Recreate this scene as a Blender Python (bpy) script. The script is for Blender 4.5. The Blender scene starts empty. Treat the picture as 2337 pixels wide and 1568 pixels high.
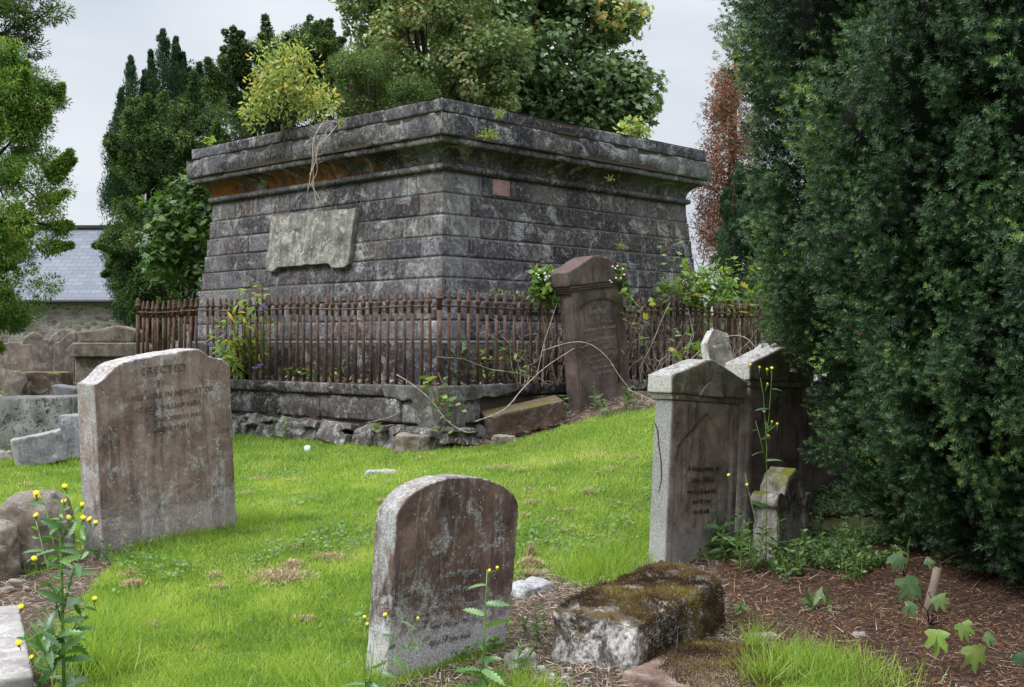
import bpy, bmesh, math, random
import numpy as np
from mathutils import Vector, Matrix, noise as mnoise

R = random.Random(7)
NR = np.random.RandomState(11)
scene = bpy.context.scene
COL = scene.collection
CAMZ = 1.6
SUN_E = 1.5
SKY0 = .43
EXPO = 1.1
F = 2700.0            # focal length in pixels of a 2337 wide picture

def P(px, py, d):     # a point seen at px,py standing d metres away
    return Vector(((px-1168.5)/F*d, d, CAMZ-(py-784.0)/F*d))

# ---------------------------------------------------------------- tomb geometry constants
C0 = Vector((-0.95, 18.3, 0))
DL = Vector((-0.725, 0.689, 0)).normalized()
DR = Vector((0.689, 0.725, 0)).normalized()
def corner(a): return C0 - (DL+DR)*a
AR = 3.394            # railing half side
AW = 3.47             # dwarf wall half side

# ---------------------------------------------------------------- ground
GC = [(-6,2,-.02),(-3,3,0),(0,3,0),(3,3,0),(6,3,0),(-.6,5.55,0),(0,6.2,.02),(1.04,8,.09),(1.7,8.7,.16),(1.8,8.2,.11),(-2.81,8.05,.15),(-2.12,8.97,.22),
      (-.8,13.3,.40),(-3.9,16.2,.39),(-2,14.6,.40),(.2,13.6,.53),(.7,13.9,.70),(1.35,14.2,.85),(2.1,14.8,.93),(3.2,14.5,1.0),(2.5,10.3,.55),(1.6,11.3,.55),(0.3,10.5,.33),
      (3.2,7,.08),(3.6,8.6,.25),(4.4,6,.03),(6,9,.4),(5,13,.9),(8,18,1.1),(3.5,19,1.05),(-6,15,.30),(-5.2,14,.24),(-4.6,11,.2),(-7,20,.42),(-8,25,.48),
      (-12,30,.5),(-3.2,7.8,.1),(-3.4,6.4,.06),(-14,42,.5),(0,40,.8),(12,35,1.0),(0,24,.9),(-1,18,.95),(-30,60,.6),(30,60,1.0),(-20,15,.2),(15,10,.5),(0,100,.8),(-60,100,.6),(60,100,.8)]
_gx = np.array([(g[0],g[1]) for g in GC]); _gz = np.array([g[2] for g in GC])
def _phi(r): return np.sqrt(r*r+0.36)
_A = _phi(np.linalg.norm(_gx[:,None]-_gx[None],axis=2))
_A = np.block([[_A+np.eye(len(GC))*-1e-3, np.ones((len(GC),1))],[np.ones((1,len(GC))), np.zeros((1,1))]])
_W = np.linalg.solve(_A, np.concatenate([_gz,[0]]))
def ground(x, y):
    x = np.atleast_1d(np.asarray(x,float)); y = np.atleast_1d(np.asarray(y,float))
    out = np.empty(len(x))
    for s in range(0,len(x),20000):
        xs, ys = np.clip(x[s:s+20000],-60,60), np.clip(y[s:s+20000],-10,100)
        d = np.sqrt((xs[:,None]-_gx[None,:,0])**2+(ys[:,None]-_gx[None,:,1])**2)
        z = _phi(d)@_W[:-1]+_W[-1]
        # gentle lumps
        z = z + .012*np.sin(xs*2.3+ys*1.1)*np.sin(ys*1.9-xs*.7) + .006*np.sin(xs*5.1-ys*3.3)
        out[s:s+20000] = z
    return out
def g1(x,y): return float(ground([x],[y])[0])
def GP(px, py):       # where the view ray through px,py meets the ground
    lo, hi = 2.0, 60.0
    for d in np.arange(3,60,.1):
        p = P(px,py,d)
        if p.z < g1(p.x,p.y): hi = d; lo = d-.1; break
    for _ in range(18):
        m = (lo+hi)/2; p = P(px,py,m)
        if p.z < g1(p.x,p.y): hi = m
        else: lo = m
    p = P(px,py,hi); return p
def to_px(x,y,z):
    return 1168.5+F*x/y, 784-F*(z-CAMZ)/y

def in_poly(px,py,poly):
    px=np.asarray(px);py=np.asarray(py)
    c=np.zeros(len(px),bool); n=len(poly)
    for i in range(n):
        x1,y1=poly[i];x2,y2=poly[(i+1)%n]
        if y1==y2: continue
        t=((y1>py)!=(y2>py))&(px<(x2-x1)*(py-y1)/(y2-y1)+x1)
        c^=t
    return c

# ---------------------------------------------------------------- value noise (numpy)
_perm = np.random.RandomState(3).rand(64,64,64)
def vnoise(p, s=1.0):
    q = np.asarray(p,float)*s+100.37
    i = np.floor(q).astype(int); f = q-i; f = f*f*(3-2*f); i &= 63; j=(i+1)&63
    x0,y0,z0=i.T; x1,y1,z1=j.T; fx,fy,fz=f.T
    c=lambda a,b,d:_perm[a,b,d]
    return ((c(x0,y0,z0)*(1-fx)+c(x1,y0,z0)*fx)*(1-fy)+(c(x0,y1,z0)*(1-fx)+c(x1,y1,z0)*fx)*fy)*(1-fz) + \
           ((c(x0,y0,z1)*(1-fx)+c(x1,y0,z1)*fx)*(1-fy)+(c(x0,y1,z1)*(1-fx)+c(x1,y1,z1)*fx)*fy)*fz
def fbm(p,s=1.0,o=4):
    v=0;a=.5;t=0
    for k in range(o):
        v=v+a*vnoise(p,s*2**k+k*.13);t+=a;a*=.5
    return v/t

# ---------------------------------------------------------------- object helpers
def put(o, parent=None):
    COL.objects.link(o)
    if parent is not None: o.parent = parent
    return o
def tag(o, label=None, cat=None, group=None, kind=None):
    if label: o['label']=label
    if cat: o['category']=cat
    if group: o['group']=group
    if kind: o['kind']=kind
    return o
def thing(name, label, cat, loc=(0,0,0), rot=(0,0,0), group=None):
    o = bpy.data.objects.new(name, None); o.empty_display_size=.1
    o.location = loc; o.rotation_euler = rot
    put(o); return tag(o,label,cat,group)
def arr_mesh(name, V, Fc, mat=None, attrs=None, smooth=False):
    """V (n,3), Fc (m,k) or list of such arrays; attrs: name -> per-vertex floats"""
    me = bpy.data.meshes.new(name)
    V = np.asarray(V,np.float32)
    Fs = Fc if isinstance(Fc,list) else [Fc]
    Fs = [np.asarray(f,np.int32) for f in Fs if len(f)]
    me.vertices.add(len(V)); me.vertices.foreach_set('co', V.ravel())
    tot = sum(f.size for f in Fs); npoly = sum(len(f) for f in Fs)
    me.loops.add(tot); me.loops.foreach_set('vertex_index', np.concatenate([f.ravel() for f in Fs]))
    me.polygons.add(npoly)
    st=[];o=0
    for f in Fs:
        st.append(o+np.arange(len(f))*f.shape[1]); o+=f.size
    me.polygons.foreach_set('loop_start', np.concatenate(st).astype(np.int32))
    if attrs:
        for k,v in attrs.items():
            v=np.asarray(v,np.float32)
            if v.ndim==1:
                a=me.attributes.new(k,'FLOAT','POINT'); a.data.foreach_set('value',v)
            else:
                a=me.attributes.new(k,'FLOAT_COLOR','POINT')
                a.data.foreach_set('color',np.concatenate([v,np.ones((len(v),1),np.float32)],1).ravel())
    me.update(calc_edges=True); me.validate()
    if mat: me.materials.append(mat)
    if smooth: me.polygons.foreach_set('use_smooth', np.ones(npoly,bool))
    return me
class MB:
    """collects polygons into one mesh"""
    def __init__(s): s.v=[]; s.f=[]; s.a=[]
    def add(s, vs, fs, a=0.5):
        o=len(s.v); s.v+= [tuple(v) for v in vs]; s.f+=[tuple(i+o for i in f) for f in fs]
        if isinstance(a,(list,np.ndarray)): s.a+=list(a)
        else: s.a+= [a]*len(vs)
    def box(s, c, size, rot=None, a=.5, taper=0):
        x,y,z=size[0]/2,size[1]/2,size[2]/2; M=rot or Matrix.Identity(3); c=Vector(c)
        vs=[c+M@Vector((sx*x*(1-taper*(sz>0)),sy*y*(1-taper*(sz>0)),sz*z)) for sz in(-1,1) for sy in(-1,1) for sx in(-1,1)]
        s.add(vs,[(0,2,3,1),(4,5,7,6),(0,1,5,4),(2,6,7,3),(0,4,6,2),(1,3,7,5)],a)
    def tube(s, pts, rad, n=6, a=.5, cap=True):
        pts=[Vector(p) for p in pts]; k=len(pts)
        if not isinstance(rad,(list,tuple)): rad=[rad]*k
        vs=[]; prev=None
        for i,p in enumerate(pts):
            t=(pts[min(i+1,k-1)]-pts[max(i-1,0)])
            t=t.normalized() if t.length>1e-9 else Vector((0,0,1))
            if prev is None:
                ref=Vector((0,0,1)) if abs(t.z)<.9 else Vector((1,0,0)); u=t.cross(ref).normalized()
            else: u=(prev-t*prev.dot(t)); u=u.normalized() if u.length>1e-6 else t.orthogonal().normalized()
            prev=u; w=t.cross(u)
            for j in range(n):
                an=2*math.pi*j/n; vs.append(p+(u*math.cos(an)+w*math.sin(an))*rad[i])
        fs=[(i*n+j,i*n+(j+1)%n,(i+1)*n+(j+1)%n,(i+1)*n+j) for i in range(k-1) for j in range(n)]
        if cap: fs+= [tuple(range(n))[::-1], tuple((k-1)*n+j for j in range(n))]
        s.add(vs,fs,a)
    def lathe(s, prof, n=12, a=.5, c=(0,0,0)):
        c=Vector(c); vs=[c+Vector((r*math.cos(2*math.pi*j/n),r*math.sin(2*math.pi*j/n),z)) for r,z in prof for j in range(n)]
        k=len(prof)
        fs=[(i*n+j,i*n+(j+1)%n,(i+1)*n+(j+1)%n,(i+1)*n+j) for i in range(k-1) for j in range(n)]
        fs+= [tuple(range(n))[::-1], tuple((k-1)*n+j for j in range(n))]
        s.add(vs,fs,a)
    def prism(s, outline, y0, y1, a=.5):
        """outline of (x,z), extruded along y"""
        n=len(outline)
        vs=[(x,y0,z) for x,z in outline]+[(x,y1,z) for x,z in outline]
        fs=[tuple(range(n)), tuple(range(2*n-1,n-1,-1))]+[(i,n+i,n+(i+1)%n,(i+1)%n) for i in range(n)]
        s.add(vs,fs,a)
    def mesh(s, name, mat, smooth=False):
        me=bpy.data.meshes.new(name); me.from_pydata(s.v,[],s.f)
        a=me.attributes.new('rnd','FLOAT','POINT'); a.data.foreach_set('value',np.asarray(s.a,np.float32))
        if mat: me.materials.append(mat)
        bm=bmesh.new(); bm.from_mesh(me); bmesh.ops.recalc_face_normals(bm,faces=bm.faces); bm.to_mesh(me); bm.free()
        if smooth: me.polygons.foreach_set('use_smooth', np.ones(len(me.polygons),bool))
        return me
    def build(s, name, mat, parent=None, smooth=False, loc=None):
        o=bpy.data.objects.new(name, s.mesh(name,mat,smooth))
        if loc is not None: o.location=loc
        return put(o,parent)
def obj(name, me, parent=None, loc=None, rot=None):
    o=bpy.data.objects.new(name, me)
    if loc is not None: o.location=loc
    if rot is not None: o.rotation_euler=rot
    return put(o,parent)
def rock(mb, mat, name, parent, voxel=.015, amp=.004, scale=12, big=0, bigscale=3, seed=0, smooth=True, edge=0.0, loc=None):
    """union of the solids in mb, remeshed finely and roughened"""
    me=mb.mesh(name,None)
    o=bpy.data.objects.new(name,me); COL.objects.link(o)
    m=o.modifiers.new('r','REMESH'); m.mode='VOXEL'; m.voxel_size=voxel
    if edge:
        m=o.modifiers.new('s','SMOOTH'); m.iterations=int(edge); m.factor=.5
    dg=bpy.context.evaluated_depsgraph_get(); dg.update()
    me2=bpy.data.meshes.new_from_object(o.evaluated_get(dg)); bpy.data.objects.remove(o); bpy.data.meshes.remove(me)
    n=len(me2.vertices); V=np.empty(n*3,np.float32); me2.vertices.foreach_get('co',V); V=V.reshape(-1,3)
    N=np.empty(n*3,np.float32); me2.vertices.foreach_get('normal',N); N=N.reshape(-1,3)
    d=(fbm(V+seed*7.7,scale,4)-.5)*2*amp
    if big: d=d+(fbm(V+seed*3.1,bigscale,3)-.5)*2*big
    V=V+N*d[:,None]
    me2.vertices.foreach_set('co',V.astype(np.float32).ravel()); me2.update()
    me2.name=name; me2.materials.clear()
    if mat: me2.materials.append(mat)
    if smooth: me2.polygons.foreach_set('use_smooth', np.ones(len(me2.polygons),bool))
    return obj(name,me2,parent,loc)

# ---------------------------------------------------------------- instanced leaves
def frames(nrm, spin):
    """rotation matrices whose z axis is nrm, spun about it"""
    n=nrm/np.maximum(np.linalg.norm(nrm,axis=1,keepdims=True),1e-9)
    ref=np.where(np.abs(n[:,2:3])<.95,np.array([[0,0,1.]]),np.array([[1.,0,0]]))
    u=np.cross(ref,n); u/=np.linalg.norm(u,axis=1,keepdims=True); w=np.cross(n,u)
    c=np.cos(spin)[:,None]; s=np.sin(spin)[:,None]
    return np.stack([u*c+w*s, -u*s+w*c, n],axis=2)
def frames_dir(yd, up, tilt=0):
    """rotation matrices whose y axis is yd (leaf direction) and z close to up"""
    y=yd/np.maximum(np.linalg.norm(yd,axis=1,keepdims=True),1e-9)
    x=np.cross(y,up); l=np.linalg.norm(x,axis=1,keepdims=True)
    x=np.where(l>1e-4,x/np.maximum(l,1e-9),np.array([[1.,0,0]])); z=np.cross(x,y)
    return np.stack([x,y,z],axis=2)
def scatter(proto, pos, Rm, sc, rnd):
    pv,pf=proto; pv=np.asarray(pv,np.float32); pf=np.asarray(pf,np.int32)
    n=len(pos); sc=np.asarray(sc,np.float32)
    if sc.ndim==1: sc=np.repeat(sc[:,None],3,1)
    V=np.einsum('nij,nkj->nki',Rm.astype(np.float32),pv[None]*sc[:,None,:])+pos[:,None].astype(np.float32)
    Fc=pf[None]+(np.arange(n,dtype=np.int32)*len(pv))[:,None,None]
    return V.reshape(-1,3), Fc.reshape(-1,pf.shape[1]), np.repeat(np.asarray(rnd,np.float32),len(pv))
def join(parts):
    Vs=[];Fs=[];As=[];o=0
    for V,Fc,A in parts:
        Vs.append(V);Fs.append(Fc+o);As.append(A);o+=len(V)
    return np.concatenate(Vs),np.concatenate(Fs),np.concatenate(As)
# leaf prototypes (x across, y along, z normal); all triangles
LEAF=([(0,0,0),(.22,.35,.05),(.2,.7,.03),(0,1,-.06),(-.2,.7,.03),(-.22,.35,.05)],[(0,1,5),(1,2,5),(2,4,5),(2,3,4)])
DIAM=([(0,0,0),(.3,.5,.06),(0,1,-.05),(-.3,.5,.06)],[(0,1,2),(0,2,3)])
NEEDLE=([(0,0,0),(.5,.45,0),(0,1,0),(-.5,.45,0)],[(0,1,2),(0,2,3)])
def maple():
    out=[]
    ang=[-150,-118,-95,-70,-52,-33,-18,-8,0,8,18,33,52,70,95,118,150]
    rad=[.30,.50,.64,.42,.70,.88,.46,.80,1.05,.80,.46,.88,.70,.42,.64,.50,.30]
    for a,r in zip(ang,rad):
        t=math.radians(a); out.append((r*.62*math.sin(t), .36+r*.62*math.cos(t), .05*r*abs(math.sin(t))-.10*r*r))
    v=[(0,.36,.02),(0,.2,0)]+out
    f=[(0,2+i,3+i) for i in range(len(out)-1)]+[(0,len(out)+1,1),(0,1,2)]
    return (v,[tuple(reversed(t)) for t in f])
MAPLE=maple()
MAPLE5=([(0,.05,0),(.42,.1,.02),(.3,.38,.04),(.55,.62,-.02),(.2,.62,.04),(0,1,-.08),(-.2,.62,.04),(-.55,.62,-.02),(-.3,.38,.04),(-.42,.1,.02),(0,.4,.03)],
        [(10,i,i+1) for i in range(0,9)]+[(10,9,0)])
# ================================================================ materials
class NT:
    def __init__(s,name):
        s.m=bpy.data.materials.new(name); s.m.use_nodes=True; s.t=s.m.node_tree; s.t.nodes.clear()
        s.out=s.n('ShaderNodeOutputMaterial')
    def n(s,typ,**kw):
        x=s.t.nodes.new(typ)
        for k,v in kw.items(): setattr(x,k,v)
        return x
    def l(s,a,b): s.t.links.new(a,b)
    def val(s,inp,v):
        if hasattr(v,'is_linked') or isinstance(v,bpy.types.NodeSocket): s.l(v,inp)
        else:
            if isinstance(v,(tuple,list)) and len(v)==3 and inp.type=='RGBA': v=(*v,1)
            inp.default_value=v
    def noise(s,vec,scale,detail=4,rough=.55,dist=0):
        x=s.n('ShaderNodeTexNoise'); s.l(vec,x.inputs['Vector']); x.inputs['Scale'].default_value=scale
        x.inputs['Detail'].default_value=detail; x.inputs['Roughness'].default_value=rough; x.inputs['Distortion'].default_value=dist
        return x.outputs['Fac']
    def voro(s,vec,scale,feature='F1',out='Distance'):
        x=s.n('ShaderNodeTexVoronoi',feature=feature); s.l(vec,x.inputs['Vector']); x.inputs['Scale'].default_value=scale
        return x.outputs[out]
    def ramp(s,fac,stops,interp='LINEAR'):
        x=s.n('ShaderNodeValToRGB'); s.val(x.inputs['Fac'],fac); e=x.color_ramp.elements; x.color_ramp.interpolation=interp
        while len(e)<len(stops): e.new(.5)
        for k,(p,c) in enumerate(stops):
            e[k].position=p; e[k].color=(*c,1) if isinstance(c,(tuple,list)) else (c,c,c,1)
        return x.outputs['Color']
    def math(s,op,a,b=None,clamp=False):
        x=s.n('ShaderNodeMath',operation=op,use_clamp=clamp); s.val(x.inputs[0],a)
        if b is not None: s.val(x.inputs[1],b)
        return x.outputs[0]
    def mix(s,fac,a,b,mode='MIX'):
        x=s.n('ShaderNodeMix',data_type='RGBA',blend_type=mode); s.val(x.inputs['Factor'],fac)
        s.val(x.inputs['A'] if False else x.inputs[6],a); s.val(x.inputs[7],b); return x.outputs[2]
    def mapr(s,v,a,b,c=0,d=1):
        x=s.n('ShaderNodeMapRange'); s.val(x.inputs[0],v)
        for k,q in zip((1,2,3,4),(a,b,c,d)): x.inputs[k].default_value=q
        return x.outputs[0]
    def attr(s,name,out='Fac'): return s.n('ShaderNodeAttribute',attribute_name=name).outputs[out]
    def mapping(s,vec,scale):
        x=s.n('ShaderNodeMapping'); s.l(vec,x.inputs['Vector']); x.inputs['Scale'].default_value=scale; return x.outputs['Vector']
    def objvec(s,rand=True):
        tc=s.n('ShaderNodeTexCoord')
        if not rand: return tc.outputs['Object'],tc
        oi=s.n('ShaderNodeObjectInfo'); k=s.math('MULTIPLY',oi.outputs['Random'],57.0)
        a=s.n('ShaderNodeVectorMath',operation='ADD'); s.l(tc.outputs['Object'],a.inputs[0]); s.l(k,a.inputs[1]); return a.outputs[0],tc
    def bsdf(s,color,rough=.9,bump=None,bstr=.5,bdist=.01,spec=.3):
        p=s.n('ShaderNodeBsdfPrincipled'); s.val(p.inputs['Base Color'],color); s.val(p.inputs['Roughness'],rough)
        p.inputs['Specular IOR Level'].default_value=spec
        if bump is not None:
            b=s.n('ShaderNodeBump'); b.inputs['Strength'].default_value=bstr; b.inputs['Distance'].default_value=bdist
            s.l(bump,b.inputs['Height']); s.l(b.outputs[0],p.inputs['Normal'])
        s.p=p; s.l(p.outputs[0],s.out.inputs['Surface']); return p

KS={'red_sandstone_weathered':1.35,'brown_sandstone':1.2,'dark_brown_headstone':1.7,'dull_red_headstone':1.2,'yew_needles':1.28,'sycamore_leaves':2.2,'fallen_needles':.8,'grass_blades':1.05,
  'dark_red_sandstone':1.15,'pale_pink_slab':.7,'grey_weathered_stone':.85,'pale_grey_lichened_block':.85,'pale_lichened_tablet':.95,'yellow_green_willow_leaves':.85,'bright_sycamore_leaves':.8,'cracked_cement_render':.8}
def stone(name, dark, mid, light, scale=4, lichen=.35, lcol=(.55,.56,.55), streak=.4, scol=(.03,.03,.03), moss=0, mosscol=(.09,.09,.02),
          blotch=0, front=0, left=0, leftfull=0, top=.0, low=0, lowh=.5, speck=.25, bstr=.6, streaklight=0, topcol=(.5,.5,.5), tint=False):
    kk=KS.get(name,1); dark,mid,light=[tuple(min(.8,c*kk) for c in q) for q in (dark,mid,light)]
    t=NT(name); v,tc=t.objvec()
    n1=t.noise(v,scale,8,.62,.4); n2=t.noise(v,scale*9,6,.7)
    base=t.ramp(t.math('ADD',t.math('MULTIPLY',n1,.72),t.math('MULTIPLY',n2,.28)),[(.34,dark),(.5,mid),(.66,light)])
    # vertical weather streaks
    sv=t.mapping(v,(scale*2.6,scale*2.6,scale*.28)); s1=t.noise(sv,1.6,5,.6,.3)
    base=t.mix(t.math('MULTIPLY',t.mapr(s1,.52,.68),streak),base,scol)
    if streaklight:
        s2=t.noise(t.mapping(v,(scale*2.1,scale*2.1,scale*.33)),1.9,6,.7,.5)
        base=t.mix(t.math('MULTIPLY',t.math('MULTIPLY',t.mapr(s2,.54,.66),t.mapr(n2,.38,.58)),streaklight),base,lcol)
    # lichen crust in patches and dots
    lm=t.mapr(t.noise(v,scale*1.7,7,.68,.6),.53,.62); grain=t.mapr(t.noise(v,scale*26,3,.6),.42,.56)
    base=t.mix(t.math('MULTIPLY',t.math('MULTIPLY',lm,grain),lichen),base,lcol)
    vd=t.voro(v,scale*7); dots=t.math('MULTIPLY',t.mapr(vd,.13,.07),t.mapr(t.noise(v,scale*1.3,2),.48,.56))
    base=t.mix(t.math('MULTIPLY',dots,min(1,lichen*1.9)),base,tuple(min(.8,c*1.15) for c in lcol))
    if speck:
        base=t.mix(t.math('MULTIPLY',t.mapr(t.noise(v,scale*34,2,.7),.6,.7),speck),base,scol)
    if blotch:
        base=t.mix(t.math('MULTIPLY',t.mapr(t.noise(v,scale*3.4,6,.72,.4),.54,.60),blotch),base,(.035,.034,.03))
    sx=t.n('ShaderNodeSeparateXYZ'); t.l(tc.outputs['Normal'],sx.inputs[0])
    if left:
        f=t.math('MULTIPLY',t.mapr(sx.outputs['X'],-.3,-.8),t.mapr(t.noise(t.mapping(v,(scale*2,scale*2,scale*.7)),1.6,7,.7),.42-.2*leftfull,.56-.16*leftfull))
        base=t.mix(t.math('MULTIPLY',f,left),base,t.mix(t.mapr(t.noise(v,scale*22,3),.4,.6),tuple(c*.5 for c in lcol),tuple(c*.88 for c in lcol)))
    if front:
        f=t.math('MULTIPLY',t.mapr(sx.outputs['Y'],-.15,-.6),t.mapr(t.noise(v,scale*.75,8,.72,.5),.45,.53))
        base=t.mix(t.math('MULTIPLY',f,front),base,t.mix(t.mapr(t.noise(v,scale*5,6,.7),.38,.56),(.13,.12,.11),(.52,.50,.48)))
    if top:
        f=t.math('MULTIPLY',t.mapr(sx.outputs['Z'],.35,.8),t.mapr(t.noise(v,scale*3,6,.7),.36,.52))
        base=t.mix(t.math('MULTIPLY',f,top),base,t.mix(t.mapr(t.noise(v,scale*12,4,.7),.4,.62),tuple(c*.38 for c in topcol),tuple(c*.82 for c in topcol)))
    if low:
        so=t.n('ShaderNodeSeparateXYZ'); t.l(tc.outputs['Object'],so.inputs[0])
        h=t.mapr(so.outputs['Z'],lowh,.02); f=t.mapr(t.math('ADD',t.math('MULTIPLY',h,.55),t.math('MULTIPLY',t.noise(t.mapping(v,(scale*1.5,scale*1.5,scale*2.2)),2.4,8,.75,.4),.75)),.60,.74)
        base=t.mix(t.math('MULTIPLY',t.math('MULTIPLY',f,t.mapr(grain,0,1,.35,1)),low),base,lcol)
    if moss:
        f=t.math('MULTIPLY',t.mapr(sx.outputs['Z'],.15,.75),t.mapr(t.noise(v,scale*1.6,6,.7),.44,.54))
        base=t.mix(t.math('MULTIPLY',f,moss),base,t.mix(n2,tuple(c*.5 for c in mosscol),tuple(c*1.5 for c in mosscol)))
    bh=t.math('ADD',t.math('MULTIPLY',n2,.7),t.math('MULTIPLY',t.noise(v,scale*30,4,.7),.4))
    t.bsdf(base,.92,bh,bstr,.012,.15); return t.m

def ashlar_mat(name):
    """tomb masonry: per-block attribute 'blk' = (value, hue, pale), 'stain' = orange algae"""
    t=NT(name); v,tc=t.objvec(False)
    b=t.n('ShaderNodeAttribute',attribute_name='blk'); sp=t.n('ShaderNodeSeparateColor'); t.l(b.outputs['Color'],sp.inputs[0])
    bv,bh,bp=sp.outputs[0],sp.outputs[1],sp.outputs[2]
    off=t.n('ShaderNodeVectorMath',operation='ADD'); t.l(v,off.inputs[0]); t.l(t.math('MULTIPLY',bv,31.0),off.inputs[1]); w=off.outputs[0]
    n1=t.noise(w,2.2,9,.68,.5); n2=t.noise(v,20,7,.74); n3=t.noise(v,70,3,.7)
    grey=t.ramp(t.math('ADD',t.math('MULTIPLY',n1,.62),t.math('MULTIPLY',bv,.38)),[(.25,(.013,.0122,.014)),(.5,(.066,.062,.070)),(.74,(.20,.19,.20))])
    brn=t.ramp(n1,[(.3,(.020,.014,.012)),(.5,(.058,.041,.033)),(.7,(.135,.10,.08))])
    c=t.mix(bh,grey,brn)
    c=t.mix(t.math('MULTIPLY',bp,.85),c,t.ramp(n1,[(.3,(.07,.067,.064)),(.5,(.16,.15,.14)),(.7,(.27,.245,.215))]))
    # soot streaks running down
    s1=t.noise(t.mapping(v,(5,5,.55)),1.5,6,.65,.4); c=t.mix(t.math('MULTIPLY',t.mapr(s1,.5,.68),.62),c,(.018,.017,.018))
    # pitted grain
    fr=lambda k:t.math('FRACT',t.math('MULTIPLY',bv,k)); r2=fr(17.3); r3=fr(41.7); n4=t.noise(v,34,4,.65)
    c=t.mix(t.mapr(r3,.55,1,0,.55),c,t.mix(.5,c,(.19,.172,.15)))
    c=t.mix(t.math('MULTIPLY',t.mapr(n2,.50,.58),t.mapr(r2,0,1,.25,.9)),c,(.013,.012,.013)); c=t.mix(t.math('MULTIPLY',t.mapr(n4,.56,.64),t.mapr(r3,0,1,.2,.8)),c,(.016,.015,.016))
    big=t.noise(v,.55,5,.6,.5); c=t.mix(t.math('MULTIPLY',t.mapr(big,.55,.70),.6),c,(.020,.018,.017)); c=t.mix(t.math('MULTIPLY',t.math('MULTIPLY',t.mapr(big,.48,.36),t.mapr(n3,.42,.6)),.35),c,(.28,.275,.29))
    c=t.mix(t.math('MULTIPLY',t.mapr(n2,.46,.36),.5),c,(.24,.235,.25))
    # lichen dots, crusts
    vd=t.voro(v,16); dots=t.math('MULTIPLY',t.mapr(vd,.16,.08),t.mapr(t.noise(v,2.6,3),.5,.57)); c=t.mix(t.math('MULTIPLY',dots,.7),c,(.40,.39,.38))
    cr=t.math('MULTIPLY',t.mapr(t.noise(v,3.1,9,.72,.7),.53,.62),t.mapr(n3,.44,.56)); c=t.mix(t.math('MULTIPLY',cr,.75),c,(.42,.42,.41))
    # orange algae
    st=t.attr('stain'); on=t.mapr(t.math('ADD',t.math('MULTIPLY',st,.86),t.math('MULTIPLY',t.math('SUBTRACT',t.noise(t.mapping(v,(1.9,1.9,1.0)),1.9,8,.72,.6),.5),3.0)),.42,.8)
    c=t.mix(t.math('MULTIPLY',on,.92),c,t.ramp(n2,[(.3,(.07,.022,.006)),(.5,(.21,.066,.012)),(.7,(.34,.125,.022))]))
    bmp=t.math('ADD',n2,t.math('MULTIPLY',n3,.35))
    t.bsdf(c,.93,bmp,.75,.016,.12); return t.m

def leafmat(name, stops, rough=.5, trans=.35, spec=.35, hue=None):
    kk=KS.get(name,1); stops=[(p_,tuple(min(.8,x*kk) for x in c_)) for p_,c_ in stops]
    t=NT(name); r=t.attr('rnd'); c=t.ramp(r,stops)
    p=t.bsdf(c,rough,spec=spec)
    if trans:
        tr=t.n('ShaderNodeBsdfTranslucent'); t.l(t.mix(1.0,c,(1.35,1.3,.7),'MULTIPLY'),tr.inputs['Color'])
        m=t.n('ShaderNodeMixShader'); m.inputs[0].default_value=trans
        t.l(p.outputs[0],m.inputs[1]); t.l(tr.outputs[0],m.inputs[2]); t.l(m.outputs[0],t.out.inputs['Surface'])
    return t.m
def bigleafmat():
    t=NT('large_maple_leaf'); v,_=t.objvec(); r=t.attr('rnd'); n=t.noise(v,38,6,.65); n2=t.noise(v,11,3)
    c=t.ramp(r,[(0,(.022,.060,.018)),(.2,(.045,.11,.03)),(.5,(.13,.22,.035)),(1,(.24,.33,.05))])
    c=t.mix(t.mapr(n2,.45,.68),c,t.mix(r,(.05,.10,.03),(.30,.30,.05))); c=t.mix(t.math('MULTIPLY',t.mapr(n,.55,.7),.6),c,(.10,.06,.02))
    p=t.bsdf(c,.38,n,.5,.004,.5); tr=t.n('ShaderNodeBsdfTranslucent'); t.l(c,tr.inputs['Color']); m=t.n('ShaderNodeMixShader'); m.inputs[0].default_value=.3
    t.l(p.outputs[0],m.inputs[1]); t.l(tr.outputs[0],m.inputs[2]); t.l(m.outputs[0],t.out.inputs['Surface']); return t.m
M={}
M['bigleaf']=bigleafmat()
def bark(name, a, b, scale=14):
    t=NT(name); v,tc=t.objvec(); n=t.noise(t.mapping(v,(1,1,.3)),scale,8,.7,.5)
    t.bsdf(t.ramp(n,[(.35,a),(.65,b)]),.9,n,.8,.02,.1); return t.m
def rustmat():
    t=NT('rusted_iron'); v,tc=t.objvec()
    n=t.noise(v,7,8,.7,.4); n2=t.noise(t.mapping(v,(1,1,.4)),38,5,.7); r=t.attr('rnd')
    c=t.ramp(n,[(.3,(.022,.013,.010)),(.47,(.066,.033,.024)),(.6,(.11,.058,.042)),(.75,(.16,.108,.082))])
    c=t.mix(t.mapr(n2,.56,.68),c,(.13,.095,.05)); c=t.mix(t.math('MULTIPLY',t.mapr(t.noise(v,60,3),.62,.72),.5),c,(.3,.2,.16))
    t.bsdf(c,.78,n2,.6,.006,.3); return t.m

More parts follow.
